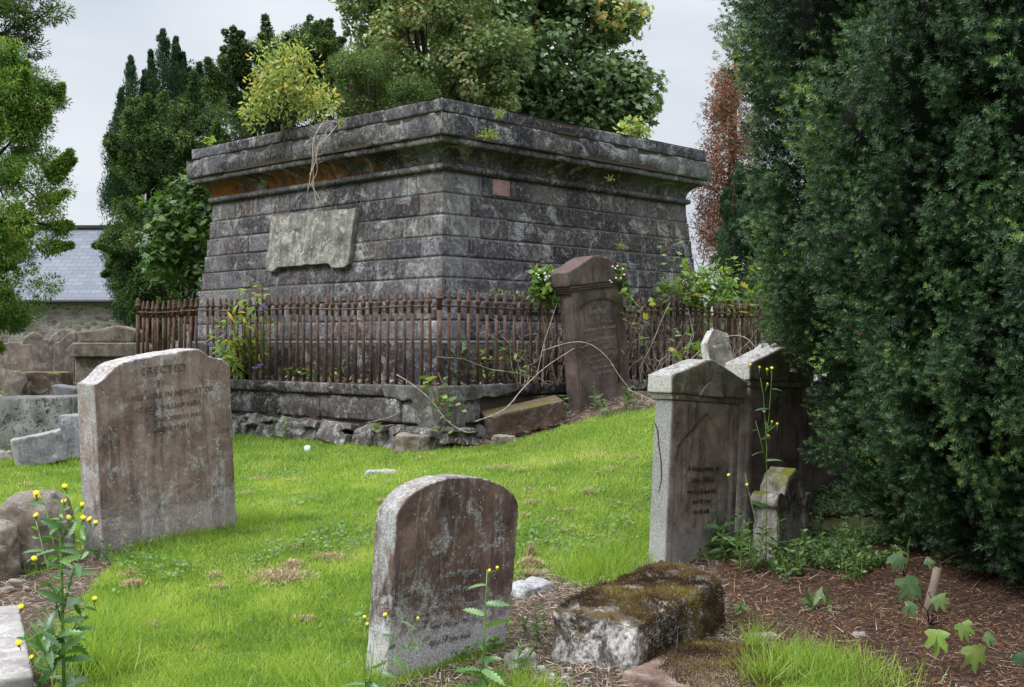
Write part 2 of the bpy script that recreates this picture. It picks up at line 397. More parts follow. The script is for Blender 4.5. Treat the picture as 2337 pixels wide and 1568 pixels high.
M['ash']=ashlar_mat('tomb_masonry')
M['rust']=rustmat()
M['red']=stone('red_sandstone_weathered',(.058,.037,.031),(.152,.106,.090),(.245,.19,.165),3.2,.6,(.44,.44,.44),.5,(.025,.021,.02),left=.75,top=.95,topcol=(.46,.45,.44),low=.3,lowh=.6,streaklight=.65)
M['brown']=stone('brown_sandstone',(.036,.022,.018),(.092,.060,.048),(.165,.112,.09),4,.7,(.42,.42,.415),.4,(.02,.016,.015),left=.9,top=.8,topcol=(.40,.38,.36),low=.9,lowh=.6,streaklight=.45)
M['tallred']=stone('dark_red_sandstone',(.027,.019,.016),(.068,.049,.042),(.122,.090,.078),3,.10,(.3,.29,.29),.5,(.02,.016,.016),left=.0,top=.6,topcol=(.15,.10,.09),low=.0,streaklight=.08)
M['tallred2']=stone('dull_red_headstone',(.05,.035,.03),(.13,.095,.083),(.22,.175,.155),4,.25,(.28,.27,.26),.6,(.016,.013,.011),left=.25,top=.9,topcol=(.44,.43,.40),low=.4,lowh=.5,streaklight=.1)  # dull red is this stone's own colour
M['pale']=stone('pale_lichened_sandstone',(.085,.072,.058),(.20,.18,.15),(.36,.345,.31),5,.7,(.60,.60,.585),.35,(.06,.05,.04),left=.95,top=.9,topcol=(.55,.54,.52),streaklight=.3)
M['darkbrown']=stone('dark_brown_headstone',(.044,.031,.025),(.125,.093,.076),(.22,.175,.145),4,.35,(.30,.30,.285),.6,(.016,.014,.011),left=.95,leftfull=1,top=.9,topcol=(.44,.43,.40),low=.6,lowh=.5,streaklight=.15)  # dark brown is the stone's own colour
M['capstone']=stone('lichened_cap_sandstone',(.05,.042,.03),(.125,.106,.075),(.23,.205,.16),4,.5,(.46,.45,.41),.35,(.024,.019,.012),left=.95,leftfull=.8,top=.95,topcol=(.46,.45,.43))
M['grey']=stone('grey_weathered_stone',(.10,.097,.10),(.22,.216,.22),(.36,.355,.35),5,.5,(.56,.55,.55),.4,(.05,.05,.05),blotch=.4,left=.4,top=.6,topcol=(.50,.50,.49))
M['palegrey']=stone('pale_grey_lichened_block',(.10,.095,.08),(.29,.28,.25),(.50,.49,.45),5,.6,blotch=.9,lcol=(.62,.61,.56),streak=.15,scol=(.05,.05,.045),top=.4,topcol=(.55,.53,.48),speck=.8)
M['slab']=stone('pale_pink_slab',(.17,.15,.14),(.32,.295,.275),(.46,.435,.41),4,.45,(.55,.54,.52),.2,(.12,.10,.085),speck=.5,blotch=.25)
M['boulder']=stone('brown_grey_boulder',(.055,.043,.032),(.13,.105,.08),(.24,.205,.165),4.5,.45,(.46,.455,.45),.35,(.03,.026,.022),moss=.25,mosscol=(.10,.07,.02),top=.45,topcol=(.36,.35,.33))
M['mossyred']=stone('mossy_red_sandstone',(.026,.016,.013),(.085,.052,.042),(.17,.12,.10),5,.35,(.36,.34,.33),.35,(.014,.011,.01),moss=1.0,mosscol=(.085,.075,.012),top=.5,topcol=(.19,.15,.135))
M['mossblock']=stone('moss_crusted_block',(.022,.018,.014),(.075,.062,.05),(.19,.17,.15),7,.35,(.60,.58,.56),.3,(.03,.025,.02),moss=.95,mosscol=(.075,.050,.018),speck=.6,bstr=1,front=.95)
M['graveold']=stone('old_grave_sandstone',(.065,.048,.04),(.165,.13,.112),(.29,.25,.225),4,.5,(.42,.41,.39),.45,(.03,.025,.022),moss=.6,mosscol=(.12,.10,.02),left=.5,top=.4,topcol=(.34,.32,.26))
M['church']=stone('church_rubble_wall',(.13,.095,.085),(.25,.21,.195),(.40,.36,.34),1.6,.4,(.46,.44,.42),.1,(.07,.065,.06),speck=.5)
M['letterface']=stone('worn_raised_lettering',(.03,.022,.018),(.075,.056,.046),(.13,.10,.085),14,0,streak=.2,speck=.3)
M['letter']=stone('carved_lettering',(.012,.009,.008),(.022,.016,.014),(.035,.028,.024),8,.0,streak=0,speck=0)
M['letterpale']=stone('lichened_lettering',(.10,.085,.075),(.18,.17,.16),(.32,.31,.30),30,.3,streak=0,speck=0)
M['letterdim']=stone('worn_lettering',(.075,.057,.049),(.135,.104,.091),(.20,.165,.148),18,.0,streak=0,speck=0)
M['bark']=bark('brown_bark',(.02,.014,.01),(.09,.066,.05))
M['twig']=bark('pale_dead_twig',(.16,.125,.10),(.40,.345,.30))
M['twigbrown']=bark('brown_dead_stem',(.05,.032,.022),(.17,.115,.085))
M['stem']=leafmat('green_stem',[(0,(.09,.16,.03)),(1,(.16,.24,.06))],.5,.1)
M['yew']=leafmat('yew_needles',[(0,(.008,.019,.009)),(.3,(.020,.046,.018)),(.65,(.050,.098,.032)),(.93,(.115,.18,.045)),(1,(.16,.20,.04))],.42,.15,.35)
M['yewbg']=leafmat('dark_yew_foliage',[(0,(.012,.030,.010)),(.4,(.040,.080,.023)),(.8,(.088,.14,.036)),(1,(.15,.20,.055))],.6,.25,.2)
M['irish']=leafmat('upright_yew_foliage',[(0,(.010,.028,.012)),(.5,(.032,.068,.034)),(1,(.068,.118,.060))],.6,.2,.2)
M['thuja']=leafmat('bright_conifer_foliage',[(0,(.028,.066,.014)),(.4,(.085,.17,.028)),(.8,(.20,.31,.046)),(.97,(.33,.38,.07)),(1,(.26,.19,.05))],.55,.3,.25)
M['pine']=leafmat('pine_foliage',[(0,(.02,.045,.012)),(.5,(.06,.105,.025)),(1,(.15,.20,.04))],.55,.3,.25)
M['syc']=leafmat('sycamore_leaves',[(0,(.022,.040,.018)),(.4,(.056,.086,.036)),(.75,(.112,.150,.068)),(.92,(.16,.20,.06)),(.97,(.20,.17,.045)),(1,(.19,.105,.03))],.4,.3,.45)
M['fmaple']=leafmat('field_maple_leaves',[(0,(.05,.09,.03)),(.4,(.13,.19,.065)),(.8,(.24,.29,.115)),(.95,(.34,.33,.15)),(1,(.36,.24,.12))],.5,.3,.35)
M['sapling']=leafmat('sapling_leaves',[(0,(.020,.058,.010)),(.5,(.060,.130,.022)),(1,(.14,.22,.06))],.38,.35,.5)
M['seedling']=leafmat('bright_sycamore_leaves',[(0,(.05,.12,.02)),(.5,(.14,.26,.035)),(.85,(.27,.38,.06)),(1,(.45,.42,.10))],.45,.45,.4)
M['gold']=leafmat('yellow_green_willow_leaves',[(0,(.13,.20,.05)),(.4,(.25,.34,.085)),(.8,(.42,.47,.14)),(.97,(.58,.50,.12)),(1,(.56,.40,.08))],.5,.35,.3)
M['bramble']=leafmat('bramble_leaves',[(0,(.03,.085,.015)),(.5,(.09,.18,.03)),(.9,(.22,.30,.06)),(1,(.26,.24,.06))],.45,.35,.4)
M['budd']=leafmat('buddleja_leaves',[(0,(.05,.12,.03)),(.5,(.15,.25,.04)),(.8,(.36,.40,.04)),(1,(.6,.48,.03))],.5,.4,.3)
M['fern']=leafmat('fern_fronds',[(0,(.16,.25,.03)),(1,(.36,.44,.06))],.5,.4,.3)
M['thistle']=leafmat('sow_thistle_leaves',[(0,(.035,.095,.022)),(.5,(.075,.175,.04)),(1,(.17,.30,.09))],.35,.35,.5)
M['weed']=leafmat('low_weed_leaves',[(0,(.03,.07,.018)),(.5,(.07,.13,.032)),(1,(.15,.22,.06))],.45,.35,.4)
M['yellow']=leafmat('yellow_petals',[(0,(.75,.52,.01)),(1,(.85,.66,.02))],.5,.3,.3)
M['purple']=leafmat('purple_florets',[(0,(.17,.12,.40)),(1,(.32,.25,.62))],.5,.3,.3)
M['whitepet']=leafmat('white_petals',[(0,(.6,.58,.55)),(1,(.8,.78,.74))],.5,.3,.3)
M['rustflower']=leafmat('withered_flower',[(0,(.10,.04,.02)),(1,(.2,.09,.05))],.8,.1,.1)
M['red_berry']=leafmat('red_berries',[(0,(.3,.01,.01)),(1,(.45,.02,.02))],.3,.1,.5)
M['deadcon']=leafmat('dead_conifer_needles',[(0,(.10,.045,.03)),(.5,(.21,.105,.07)),(1,(.34,.19,.13))],.8,.2,.1)
M['grass']=leafmat('grass_blades',[(0,(.05,.105,.022)),(.22,(.115,.21,.035)),(.5,(.22,.335,.050)),(.82,(.35,.44,.09)),(1,(.52,.46,.23))],.42,.42,.4)
M['clip']=leafmat('dry_clippings',[(0,(.16,.105,.06)),(.5,(.31,.22,.14)),(1,(.46,.36,.24))],.85,.1,.1)
M['needle']=leafmat('fallen_needles',[(0,(.04,.025,.019)),(.45,(.115,.058,.036)),(.8,(.27,.135,.07)),(1,(.50,.38,.27))],.8,.0,.1)
M['straw']=leafmat('pale_straw',[(0,(.22,.15,.11)),(.6,(.36,.28,.21)),(1,(.58,.51,.43))],.8,.1,.1)
M['mosstuft']=leafmat('moss_tufts',[(0,(.022,.014,.010)),(.35,(.075,.046,.024)),(.7,(.15,.105,.04)),(.95,(.24,.20,.05)),(1,(.32,.33,.06))],.85,.2,.1)
M['plastic']=NT('white_plastic'); M['plastic'].bsdf((.72,.76,.85),.4); M['plastic']=M['plastic'].m

def groundmat():
    t=NT('earth_and_turf'); v,tc=t.objvec(False)
    g=t.attr('turf'); lt=t.attr('litter')
    n=t.noise(v,2.2,8,.65,.3); n2=t.noise(v,26,8,.75)
    turf=t.ramp(n2,[(.3,(.035,.065,.012)),(.55,(.085,.14,.025)),(.75,(.15,.18,.05))])
    turf=t.mix(t.mapr(n,.58,.72),turf,(.14,.12,.05))
    soil=t.ramp(t.math('ADD',t.math('MULTIPLY',n,.4),t.math('MULTIPLY',n2,.6)),[(.3,(.028,.02,.015)),(.5,(.075,.056,.042)),(.7,(.16,.125,.095))])
    lit=t.ramp(n2,[(.3,(.022,.015,.012)),(.5,(.056,.036,.027)),(.7,(.11,.07,.05))])
    c=t.mix(t.math('MULTIPLY',lt,t.mapr(n,.36,.5)),soil,lit)
    c=t.mix(g,c,turf)
    t.bsdf(c,.95,n2,1,.03,.05); return t.m
M['ground']=groundmat()
def rubble(name):
    t=NT(name); v,_=t.objvec(False); w=t.mapping(v,(2.6,2.6,4.6)); d=t.n('ShaderNodeVectorMath',operation='ADD'); t.l(w,d.inputs[0]); nz=t.n('ShaderNodeTexNoise'); t.l(v,nz.inputs['Vector']); nz.inputs['Scale'].default_value=2.5; t.l(nz.outputs['Color'],d.inputs[1])
    c=t.n('ShaderNodeTexVoronoi'); t.l(d.outputs[0],c.inputs['Vector']); c.inputs['Scale'].default_value=1.6
    e=t.voro(d.outputs[0],1.6,'DISTANCE_TO_EDGE'); sp=t.n('ShaderNodeSeparateColor'); t.l(c.outputs['Color'],sp.inputs[0]); n=t.noise(v,5,7,.7)
    col=t.ramp(t.math('ADD',t.math('MULTIPLY',sp.outputs[0],.6),t.math('MULTIPLY',n,.4)),[(.2,(.085,.068,.068)),(.4,(.155,.122,.115)),(.6,(.21,.17,.155)),(.8,(.27,.24,.225))])
    col=t.mix(t.mapr(e,.09,.02),col,(.24,.225,.21)); col=t.mix(t.math('MULTIPLY',t.mapr(n,.56,.66),.5),col,(.31,.30,.29))
    t.bsdf(col,.95,t.math('ADD',n,t.mapr(e,0,.1)),.6,.05,.1); return t.m
M['church']=rubble('church_rubble_masonry')
def slatemat():
    t=NT('slate_roof'); v,tc=t.objvec(False); uv=tc.outputs['UV']
    br=t.n('ShaderNodeTexBrick'); t.l(uv,br.inputs['Vector']); br.inputs['Scale'].default_value=1; br.inputs['Mortar Size'].default_value=.012
    br.inputs['Brick Width'].default_value=.42; br.inputs['Row Height'].default_value=.23; br.inputs['Color1'].default_value=(.065,.075,.098,1)
    br.inputs['Color2'].default_value=(.11,.12,.148,1); br.inputs['Mortar'].default_value=(.03,.033,.04,1); br.inputs['Bias'].default_value=0
    n=t.noise(v,3,6,.6); c=t.mix(t.math('MULTIPLY',n,.4),br.outputs['Color'],(.10,.108,.128))
    t.bsdf(c,.55,br.outputs['Fac'],.4,-.01,.4); return t.m
M['slate']=slatemat()
def simple(name,c,r=.8):
    t=NT(name); v,_=t.objvec(); n=t.noise(v,9,6,.7); t.bsdf(t.mix(n,tuple(x*.6 for x in c),tuple(x*1.35 for x in c)),r,n,.4,.01,.2); return t.m
M['gutter']=simple('dark_gutter',(.03,.03,.035),.5)
M['mortar']=simple('lime_mortar',(.10,.095,.092),.95)
M['cement']=stone('cracked_cement_render',(.035,.033,.031),(.095,.09,.086),(.20,.19,.178),5,.5,blotch=.35,lcol=(.42,.41,.38),streak=.5,scol=(.025,.022,.02))
M['mud']=simple('dark_earth',(.05,.036,.026),.95)
# ================================================================ mausoleum
SIDES=[  # origin corner function, direction, outward normal, detail
    (lambda a: corner(a), DL, -DR, 1),
    (lambda a: corner(a), DR, -DL, 1),
    (lambda a: C0+(DL-DR)*a, DR, DL, 0),
    (lambda a: C0+(DR-DL)*a, DL, DR, 0)]
def wall_a(z): return 2.571+(3.76-z)*.107
class Blocks:
    def __init__(s): s.V=[];s.F=[];s.B=[];s.S=[];s.n=0
    def block(s, org, d, nrm, afun, u0,u1,z0,z1, rough=.006, gap=.006, back=.03, blk=(.5,.2,0), stain=None, proud=0, res=.09, e0=False,e1=False, chip=0, seed=0, pf=None):
        nx=max(3,int((u1-u0)/res)); nz=max(3,int((z1-z0)/res))
        ga=0 if e0 else gap; gb=0 if e1 else gap
        us=[u0+ga]+[u0+ga+.006]+list(np.linspace(u0+.035,u1-.035,nx))+[u1-gb-.006,u1-gb]
        zs=[z0+gap]+[z0+gap+.006]+list(np.linspace(z0+.035,z1-.035,nz))+[z1-gap-.006,z1-gap]
        U,Z=np.meshgrid(us,zs); U=U.ravel();Z=Z.ravel(); I,J=np.meshgrid(range(len(us)),range(len(zs))); I=I.ravel();J=J.ravel()
        dep=np.full(len(U),float(proud))
        A=np.array([afun(z) for z in Z])
        # wall position = corner(a)+d*u with u measured from the corner of that level
        O=np.array([org(a) for a in A])
        base=O+np.array(d)[None]*U[:,None]; base[:,2]=Z
        nz_=(fbm(base+seed*5.3,7,3)-.5)*2*rough
        hb=(fbm(base+seed*9.1,2.6,3)-.5)
        inner=(I>1)&(I<len(us)-2)&(J>1)&(J<len(zs)-2)
        dep=dep+np.where(inner,nz_,nz_*.5-.0025)
        if chip: dep-=np.where((J<=2)|(J>=len(zs)-3),np.maximum(0,hb+.06)*chip*4,0)
        edge=(J==0)|(J==len(zs)-1)|((I==0)&(not e0))|((I==len(us)-1)&(not e1))
        dep=np.where(edge,-back,dep)
        atcorner=((I<=1)&e0)|((I>=len(us)-2)&e1)
        dep=np.where(atcorner&~edge,proud,dep)
        V=base+np.array(nrm)[None]*dep[:,None]
        if proud and e0: V=np.where(((I==0)&e0)[:,None],V-np.array(d)[None]*proud,V)
        if proud and e1: V=np.where(((I==len(us)-1)&e1)[:,None],V+np.array(d)[None]*proud,V)
        w=len(us); q=[(j*w+i,j*w+i+1,(j+1)*w+i+1,(j+1)*w+i) for j in range(len(zs)-1) for i in range(w-1)]
        q=np.array(q)
        if np.dot(np.cross(np.array(d),np.array((0,0,1.))),np.array(nrm))<0: q=q[:,::-1]
        s.V.append(V);s.F.append(q+s.n);s.n+=len(V)
        s.B.append(np.tile(np.array(blk,float),(len(V),1)))
        s.S.append(np.zeros(len(V)) if stain is None else np.array([stain(u,z) for u,z in zip(U,Z)]))
    def build(s,name,parent,mat):
        me=arr_mesh(name,np.concatenate(s.V),np.concatenate(s.F),mat,{'blk':np.concatenate(s.B),'stain':np.concatenate(s.S)})
        return obj(name,me,parent)
tomb=thing('mausoleum','square blackened sandstone mausoleum with heavy overhanging cornice and a blank pale tablet','mausoleum')
def W(o): return o     # the tomb's empty stays at the world origin, so children are in world coordinates
tomb.location=(C0.x,C0.y,1.0)
def to_tomb(o): o.location=(-C0.x,-C0.y,-1.0); return o

# --- ashlar wall
zc=[1.635,1.87,2.115,2.37,2.63,2.89,3.145,3.395,3.615,3.765]
zc=[1.635,1.885,2.145,2.41,2.675,2.93,3.20,3.47,3.76]
bl=Blocks()
rr=random.Random(5)
for si,(org,d,nrm,det) in enumerate(SIDES):
    for ci in range(len(zc)-1):
        z0,z1=zc[ci],zc[ci+1]
        L=2*wall_a((z0+z1)/2); u=0; first=True
        bias=(ci%2)*.22
        while u<L-.01:
            w=rr.uniform(.42,.98) if not first else rr.uniform(.38,.5)+bias*1.2
            if L-(u+w)<.42: w=L-u
            e0=first; e1=(u+w>=L-.01)
            far=min(1,u/L)
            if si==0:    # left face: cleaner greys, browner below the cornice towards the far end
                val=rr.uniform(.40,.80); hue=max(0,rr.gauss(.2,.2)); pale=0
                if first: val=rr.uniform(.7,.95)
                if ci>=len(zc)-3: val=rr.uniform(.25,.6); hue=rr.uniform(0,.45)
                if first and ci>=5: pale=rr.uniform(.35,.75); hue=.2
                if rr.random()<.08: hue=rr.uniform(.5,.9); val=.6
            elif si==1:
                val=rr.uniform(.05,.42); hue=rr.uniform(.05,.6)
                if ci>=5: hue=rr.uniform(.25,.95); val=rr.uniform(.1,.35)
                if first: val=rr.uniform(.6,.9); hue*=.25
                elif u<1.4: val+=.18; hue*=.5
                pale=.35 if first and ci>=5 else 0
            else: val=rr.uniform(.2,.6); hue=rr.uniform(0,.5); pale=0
            zz=(z0+z1)/2
            bl.block(org,d,nrm,wall_a,u,min(L,u+w),z0,z1,rough=.006,blk=(min(1,val),min(1,hue),pale),proud=rr.uniform(-.003,.007) if not(e0 or e1) else 0,
                     res=.06 if det else .3,e0=e0,e1=e1,seed=rr.random()*50,chip=.003 if rr.random()<.4 else 0,gap=rr.uniform(.002,.005),back=.02)
            u+=w; first=False
to_tomb(bl.build('wall',tomb,M['ash']))
# one pink replacement block high on the right face
pk=Blocks(); uu=.98
pk.block(SIDES[1][0],DR,-DL,wall_a,.86,1.20,3.50,3.74,blk=(.5,.5,.0),proud=.014,res=.06,seed=3)
o=pk.build('replacement_block',tomb,stone('pink_sandstone',(.11,.06,.055),(.21,.115,.108),(.31,.19,.18),4,.2,streak=.2)); to_tomb(o)
# core behind the joints
core=MB()
def ringbox(mb,a0,z0,a1,z1,a=.5,capt=True):
    vs=[]
    for (aa,z) in((a0,z0),(a1,z1)):
        for c in (corner(aa),C0+(DR-DL)*aa,C0+(DL+DR)*aa,C0+(DL-DR)*aa): vs.append(Vector((c.x,c.y,z)))
    mb.add(vs,[(0,1,5,4),(1,2,6,5),(2,3,7,6),(3,0,4,7),(4,5,6,7),(3,2,1,0)],a)
ringbox(core,wall_a(1.0)-.0085,1.0,wall_a(3.80)-.0085,3.80)
to_tomb(core.build('mortar_core',M['mortar'],tomb))
# --- plinth
pb=Blocks()
for si,(org,d,nrm,det) in enumerate(SIDES):
    L=2*2.86; u=0;first=True
    while u<L-.01:
        w=rr.uniform(.7,1.3)
        if L-(u+w)<.6: w=L-u
        pb.block(org,d,nrm,lambda z:2.86,u,u+w,.95,1.62,rough=.012,blk=(rr.uniform(0,.22),rr.uniform(0,.3),0),res=.1 if det else .35,e0=first,e1=u+w>L-.01,seed=rr.random()*40,chip=.03,
                 stain=(lambda u_,z_: .42 if (z_>1.2 and 3.9<u_<5.4) else 0) if si==1 else None)
        u+=w;first=False
to_tomb(pb.build('plinth',tomb,M['ash']))
pt=MB(); ringbox(pt,2.845,1.0,2.845,1.612); ringbox(pt,2.852,1.612,wall_a(1.64)-.01,1.64); to_tomb(pt.build('plinth_ledge',M['mortar'],tomb))
# --- profile mouldings swept round the four sides
def sweep(name, prof, mat, n=70, amp=.004, blkf=None, stainf=None, smooth=True, sc=6):
    V=[];B=[];S=[];Fq=[]
    for si,(org,d,nrm,det) in enumerate(SIDES):
        nn=n if det else 8; o0=len(V)
        for i in range(nn+1):
            for k,(a,z) in enumerate(prof):
                Lk=2*a; p=org(a)+d*(Lk*i/nn); p=Vector((p.x,p.y,z)); V.append(p)
                B.append(blkf(si,i/nn,k) if blkf else (.4,.2,0)); S.append(stainf(si,i/nn,k) if stainf else 0)
        m=len(prof)
        flip=d.cross(Vector((0,0,1))).dot(nrm)<0
        for i in range(nn):
            for k in range(m-1):
                q=(o0+i*m+k,o0+(i+1)*m+k,o0+(i+1)*m+k+1,o0+i*m+k+1); Fq.append(q[::-1] if flip else q)
        # roughen along the normal
        seg=np.array(V[o0:]); f=(fbm(seg,sc,4)-.5)*2*amp
        mask=np.array([0 if (j//m in(0,nn)) else 1 for j in range(len(seg))])
        for j in range(len(seg)): V[o0+j]=Vector(seg[j])+nrm*float(f[j]*mask[j])
    me=arr_mesh(name,np.array([tuple(v) for v in V]),np.array(Fq),mat,{'blk':np.array(B,float),'stain':np.array(S,float)},smooth)
    return to_tomb(obj(name,me,tomb))
roll=[(2.585,3.752)]+[(2.60+.042*math.cos(t),3.798+.042*math.sin(t)) for t in np.linspace(-1.4,1.45,8)]+[(2.585,3.845)]
sweep('roll_moulding',roll,M['ash'],90,.006,lambda si,t,k:(.55 if si==0 else .28,.1,.25 if t<.2 and si<2 else 0),sc=5)
cove=[(2.585+.225*(1-math.cos(t*math.pi/2)),3.835+.215*math.sin(t*math.pi/2)) for t in np.linspace(0,1,12)]
cs=random.Random(4); cut=sorted([0]+[cs.random() for _ in range(9)]+[1])
def cove_blk(si,t,k):  # dark tones: sooty crust plus overhang shade put into the block colour
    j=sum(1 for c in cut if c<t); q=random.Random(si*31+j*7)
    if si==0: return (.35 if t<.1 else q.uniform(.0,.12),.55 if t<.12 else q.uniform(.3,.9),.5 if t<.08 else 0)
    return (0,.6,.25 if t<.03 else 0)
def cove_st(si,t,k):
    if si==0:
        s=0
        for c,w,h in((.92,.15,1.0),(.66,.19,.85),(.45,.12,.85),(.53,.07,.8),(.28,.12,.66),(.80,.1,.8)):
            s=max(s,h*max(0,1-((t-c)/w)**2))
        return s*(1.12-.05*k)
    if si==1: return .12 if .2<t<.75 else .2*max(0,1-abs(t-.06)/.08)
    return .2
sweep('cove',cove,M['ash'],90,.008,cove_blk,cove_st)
lip=[(2.80,4.046),(2.818,4.05),(2.822,4.09),(2.82,4.13),(2.70,4.135)]
sweep('cornice_lip',lip,M['ash'],90,.012,lambda si,t,k:(.45 if si==0 else .3,.35,.7 if t<.12 and si<2 else .05),sc=4)
# --- fascia slabs and the blocking course on top
for nm,aa,z0,z1,lo,hi,jit in(('cornice_slab',2.868,4.128,4.412,.75,1.35,.012),('blocking_course',2.812,4.42,4.59,.9,1.9,.006)):
    fb=Blocks()
    for si,(org,d,nrm,det) in enumerate(SIDES):
        L=2*aa;u=0;first=True
        while u<L-.01:
            w=rr.uniform(lo,hi)
            if first and nm=='cornice_slab': w=.78
            if L-(u+w)<.6: w=L-u
            pale=0
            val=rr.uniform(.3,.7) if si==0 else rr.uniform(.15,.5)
            if rr.random()<.2: val+=.2
            e0,e1=first,u+w>L-.01
            fb.block(org,d,nrm,lambda z:aa,u,u+w,z0,z1,rough=jit,blk=(val,rr.uniform(0,.25),pale),res=.05 if det else .3,e0=e0,e1=e1,seed=rr.random()*60,chip=.045 if nm=='cornice_slab' else .025,gap=.004,back=.03)
            if first and si<2 and nm=='cornice_slab':   # weathered pale nose at the near corner
                k=len(fb.V)-1; uu=np.linalg.norm((fb.V[k]-np.array(org(aa)))[:,:2],axis=1); wv=np.clip((.24-uu)/.06,0,1)
                fb.B[k]=fb.B[k]*(1-wv[:,None])+np.array((.75,.3,.85))[None]*wv[:,None]
            u+=w;first=False
    to_tomb(fb.build(nm,tomb,M['ash']))
rf=MB(); ringbox(rf,2.845,4.135,2.845,4.41); ringbox(rf,2.79,4.405,2.79,4.575); to_tomb(rf.build('roof_slab',M['mud'],tomb))
# top surfaces (slightly proud sheets with masonry colour)
ts=MB()
for a0,a1,z in((2.862,2.80,4.414),(2.806,2.3,4.592)):
    c0=[corner(a0),C0+(DR-DL)*a0,C0+(DL+DR)*a0,C0+(DL-DR)*a0]; c1=[corner(a1),C0+(DR-DL)*a1,C0+(DL+DR)*a1,C0+(DL-DR)*a1]
    ts.add([(c.x,c.y,z) for c in c0]+[(c.x,c.y,z) for c in c1],[(i,(i+1)%4,4+(i+1)%4,4+i) for i in range(4)])
to_tomb(ts.build('cornice_top',M['grey'],tomb))
# --- tablet on the left face
def wall_uz(px,py,a,d,side=0):   # where the ray through px,py meets that face: distance along it and height
    c=corner(a); k=(px-1168.5)/F
    t=(k*c.y-c.x)/(d.x-k*d.y); Y=c.y+d.y*t
    return t, CAMZ-(py-784)/F*Y
def tab(px,py): return wall_uz(px,py,2.72,DL)
o=[tab(*q) for q in[(613,497),(625,491),(700,484),(806,475),(803,540),(800,606),(790,613),(764,614),(752,603),(720,606),(700,606),(688,609),(640,612),(628,622),(614,621),(610,590),(614,560)]]
mb=MB(); mb.prism([(-u,z) for u,z in o],-.055,.06)
tb=rock(mb,stone('pale_lichened_tablet',(.06,.056,.05),(.17,.162,.145),(.33,.315,.28),5,.9,(.52,.50,.45),.5,(.035,.032,.03),speck=.8,streaklight=.3,blotch=.3),'tablet',tomb,.011,.006,14,.004,5,seed=4)
# local x runs against DL, y outward->in
cc=corner(2.72); ang=math.atan2(-DL.y,-DL.x)
tilt=math.atan(.107)
Mx=Matrix.Translation((cc.x-C0.x,cc.y-C0.y,-1.0))@Matrix.Rotation(ang,4,'Z')
# lean the slab with the battered wall about its own middle height
zm=2.99; dz=wall_a(zm)-2.72
Mx=Matrix.Translation((cc.x-C0.x,cc.y-C0.y,-1.0))@Matrix.Rotation(ang,4,'Z')@Matrix.Translation((0,-dz+.0,zm))@Matrix.Rotation(-tilt,4,'X')@Matrix.Translation((0,-.02,-zm))
tb.matrix_local=Mx

# ================================================================ dwarf wall under the railing
dw=thing('dwarf_wall','low crumbling coursed stone wall carrying the rusted railing round the mausoleum','wall',(C0.x,C0.y,0))
def to_dw(o): o.location=(-C0.x,-C0.y,0); return o
def course(name,a,z0,z1,lo,hi,rough,chip,skip=None,blkf=None,res=.05,gap=.006,jz=0,back=.05):
    b=Blocks()
    for si,(org,d,nrm,det) in enumerate(SIDES):
        L=2*a;u=0;first=True
        while u<L-.01:
            w=rr.uniform(lo,hi)
            if L-(u+w)<lo: w=L-u
            e1=u+w>L-.01
            if not(skip and skip(si,u,w)):
                b.block(org,d,nrm,lambda z:a,u,u+w,z0+rr.uniform(-jz,jz),z1+rr.uniform(-jz,jz),rough=rough,blk=blkf(si,u,w) if blkf else (rr.uniform(.0,.35),rr.uniform(.15,.6),0),
                        res=res if det else .4,e0=first,e1=e1,seed=rr.random()*70,chip=chip,gap=gap,back=back,proud=0 if(first or e1) else rr.uniform(-.012,.02))
            u+=w;first=False
    return to_dw(b.build(name,dw,M['ash']))
def cop_b(si,u,w):
    if u<.5: return (.75,.1,.35)
    return (rr.uniform(.1,.4),rr.uniform(.3,.8),0)
course('coping',AW,.965,1.115,.8,1.3,.016,.05,blkf=cop_b)
course('upper_course',AW-.02,.66,.96,.55,.95,.02,.04,skip=lambda si,u,w:(si==1 and .75<u+w*.5<1.9),blkf=lambda si,u,w:(.5,.15,.3) if u<.3 else(rr.uniform(.0,.25),rr.uniform(.3,.75),0))
ck=MB(); ringbox(ck,AW-.06,-.1,AW-.06,1.10); to_dw(ck.build('rubble_core',M['mud'],dw))
# rubble footing: individual stones, built as one course of irregular lumps
fm=MB(); rf2=random.Random(9)
for si,(org,d,nrm,det) in enumerate(SIDES[:2]):
    u=-.05
    while u<(6.9 if si==0 else 2.2):
        w=rf2.choice((.16,.22,.3,.36,.48,.6)); h=rf2.uniform(.08,.27)
        for lev in range(2):
            c=org(AW)+d*(u+w/2)+nrm*(rf2.uniform(-.05,.03) if lev else rf2.uniform(-.02,.08)); gz=g1(c.x,c.y)
            hh=h if lev==0 else max(.06,.66-(gz+h*.9)); z=gz-.05+hh/2 if lev==0 else gz+h*.82+hh/2-.02
            if lev and (gz+h*.9)>.62: continue
            Rz=Matrix.Rotation(math.atan2(d.y,d.x)+rf2.uniform(-.15,.15),3,'Z')@Matrix.Rotation(rf2.uniform(-.35,.35),3,'X')@Matrix.Rotation(rf2.uniform(-.22,.22),3,'Y')
            fm.box(Vector((c.x,c.y,z)),(w*rf2.uniform(.8,.98),.34,hh*rf2.uniform(.9,1.05)),Rz,taper=rf2.uniform(.05,.3))
        u+=w
ft=rock(fm,stone('rubble_footing_stone',(.022,.019,.017),(.075,.068,.064),(.20,.19,.18),6,.8,(.45,.44,.42),.35,(.02,.018,.016),speck=.5),'rubble_footing',dw,.016,.012,14,.03,5,smooth=False); to_dw(ft)
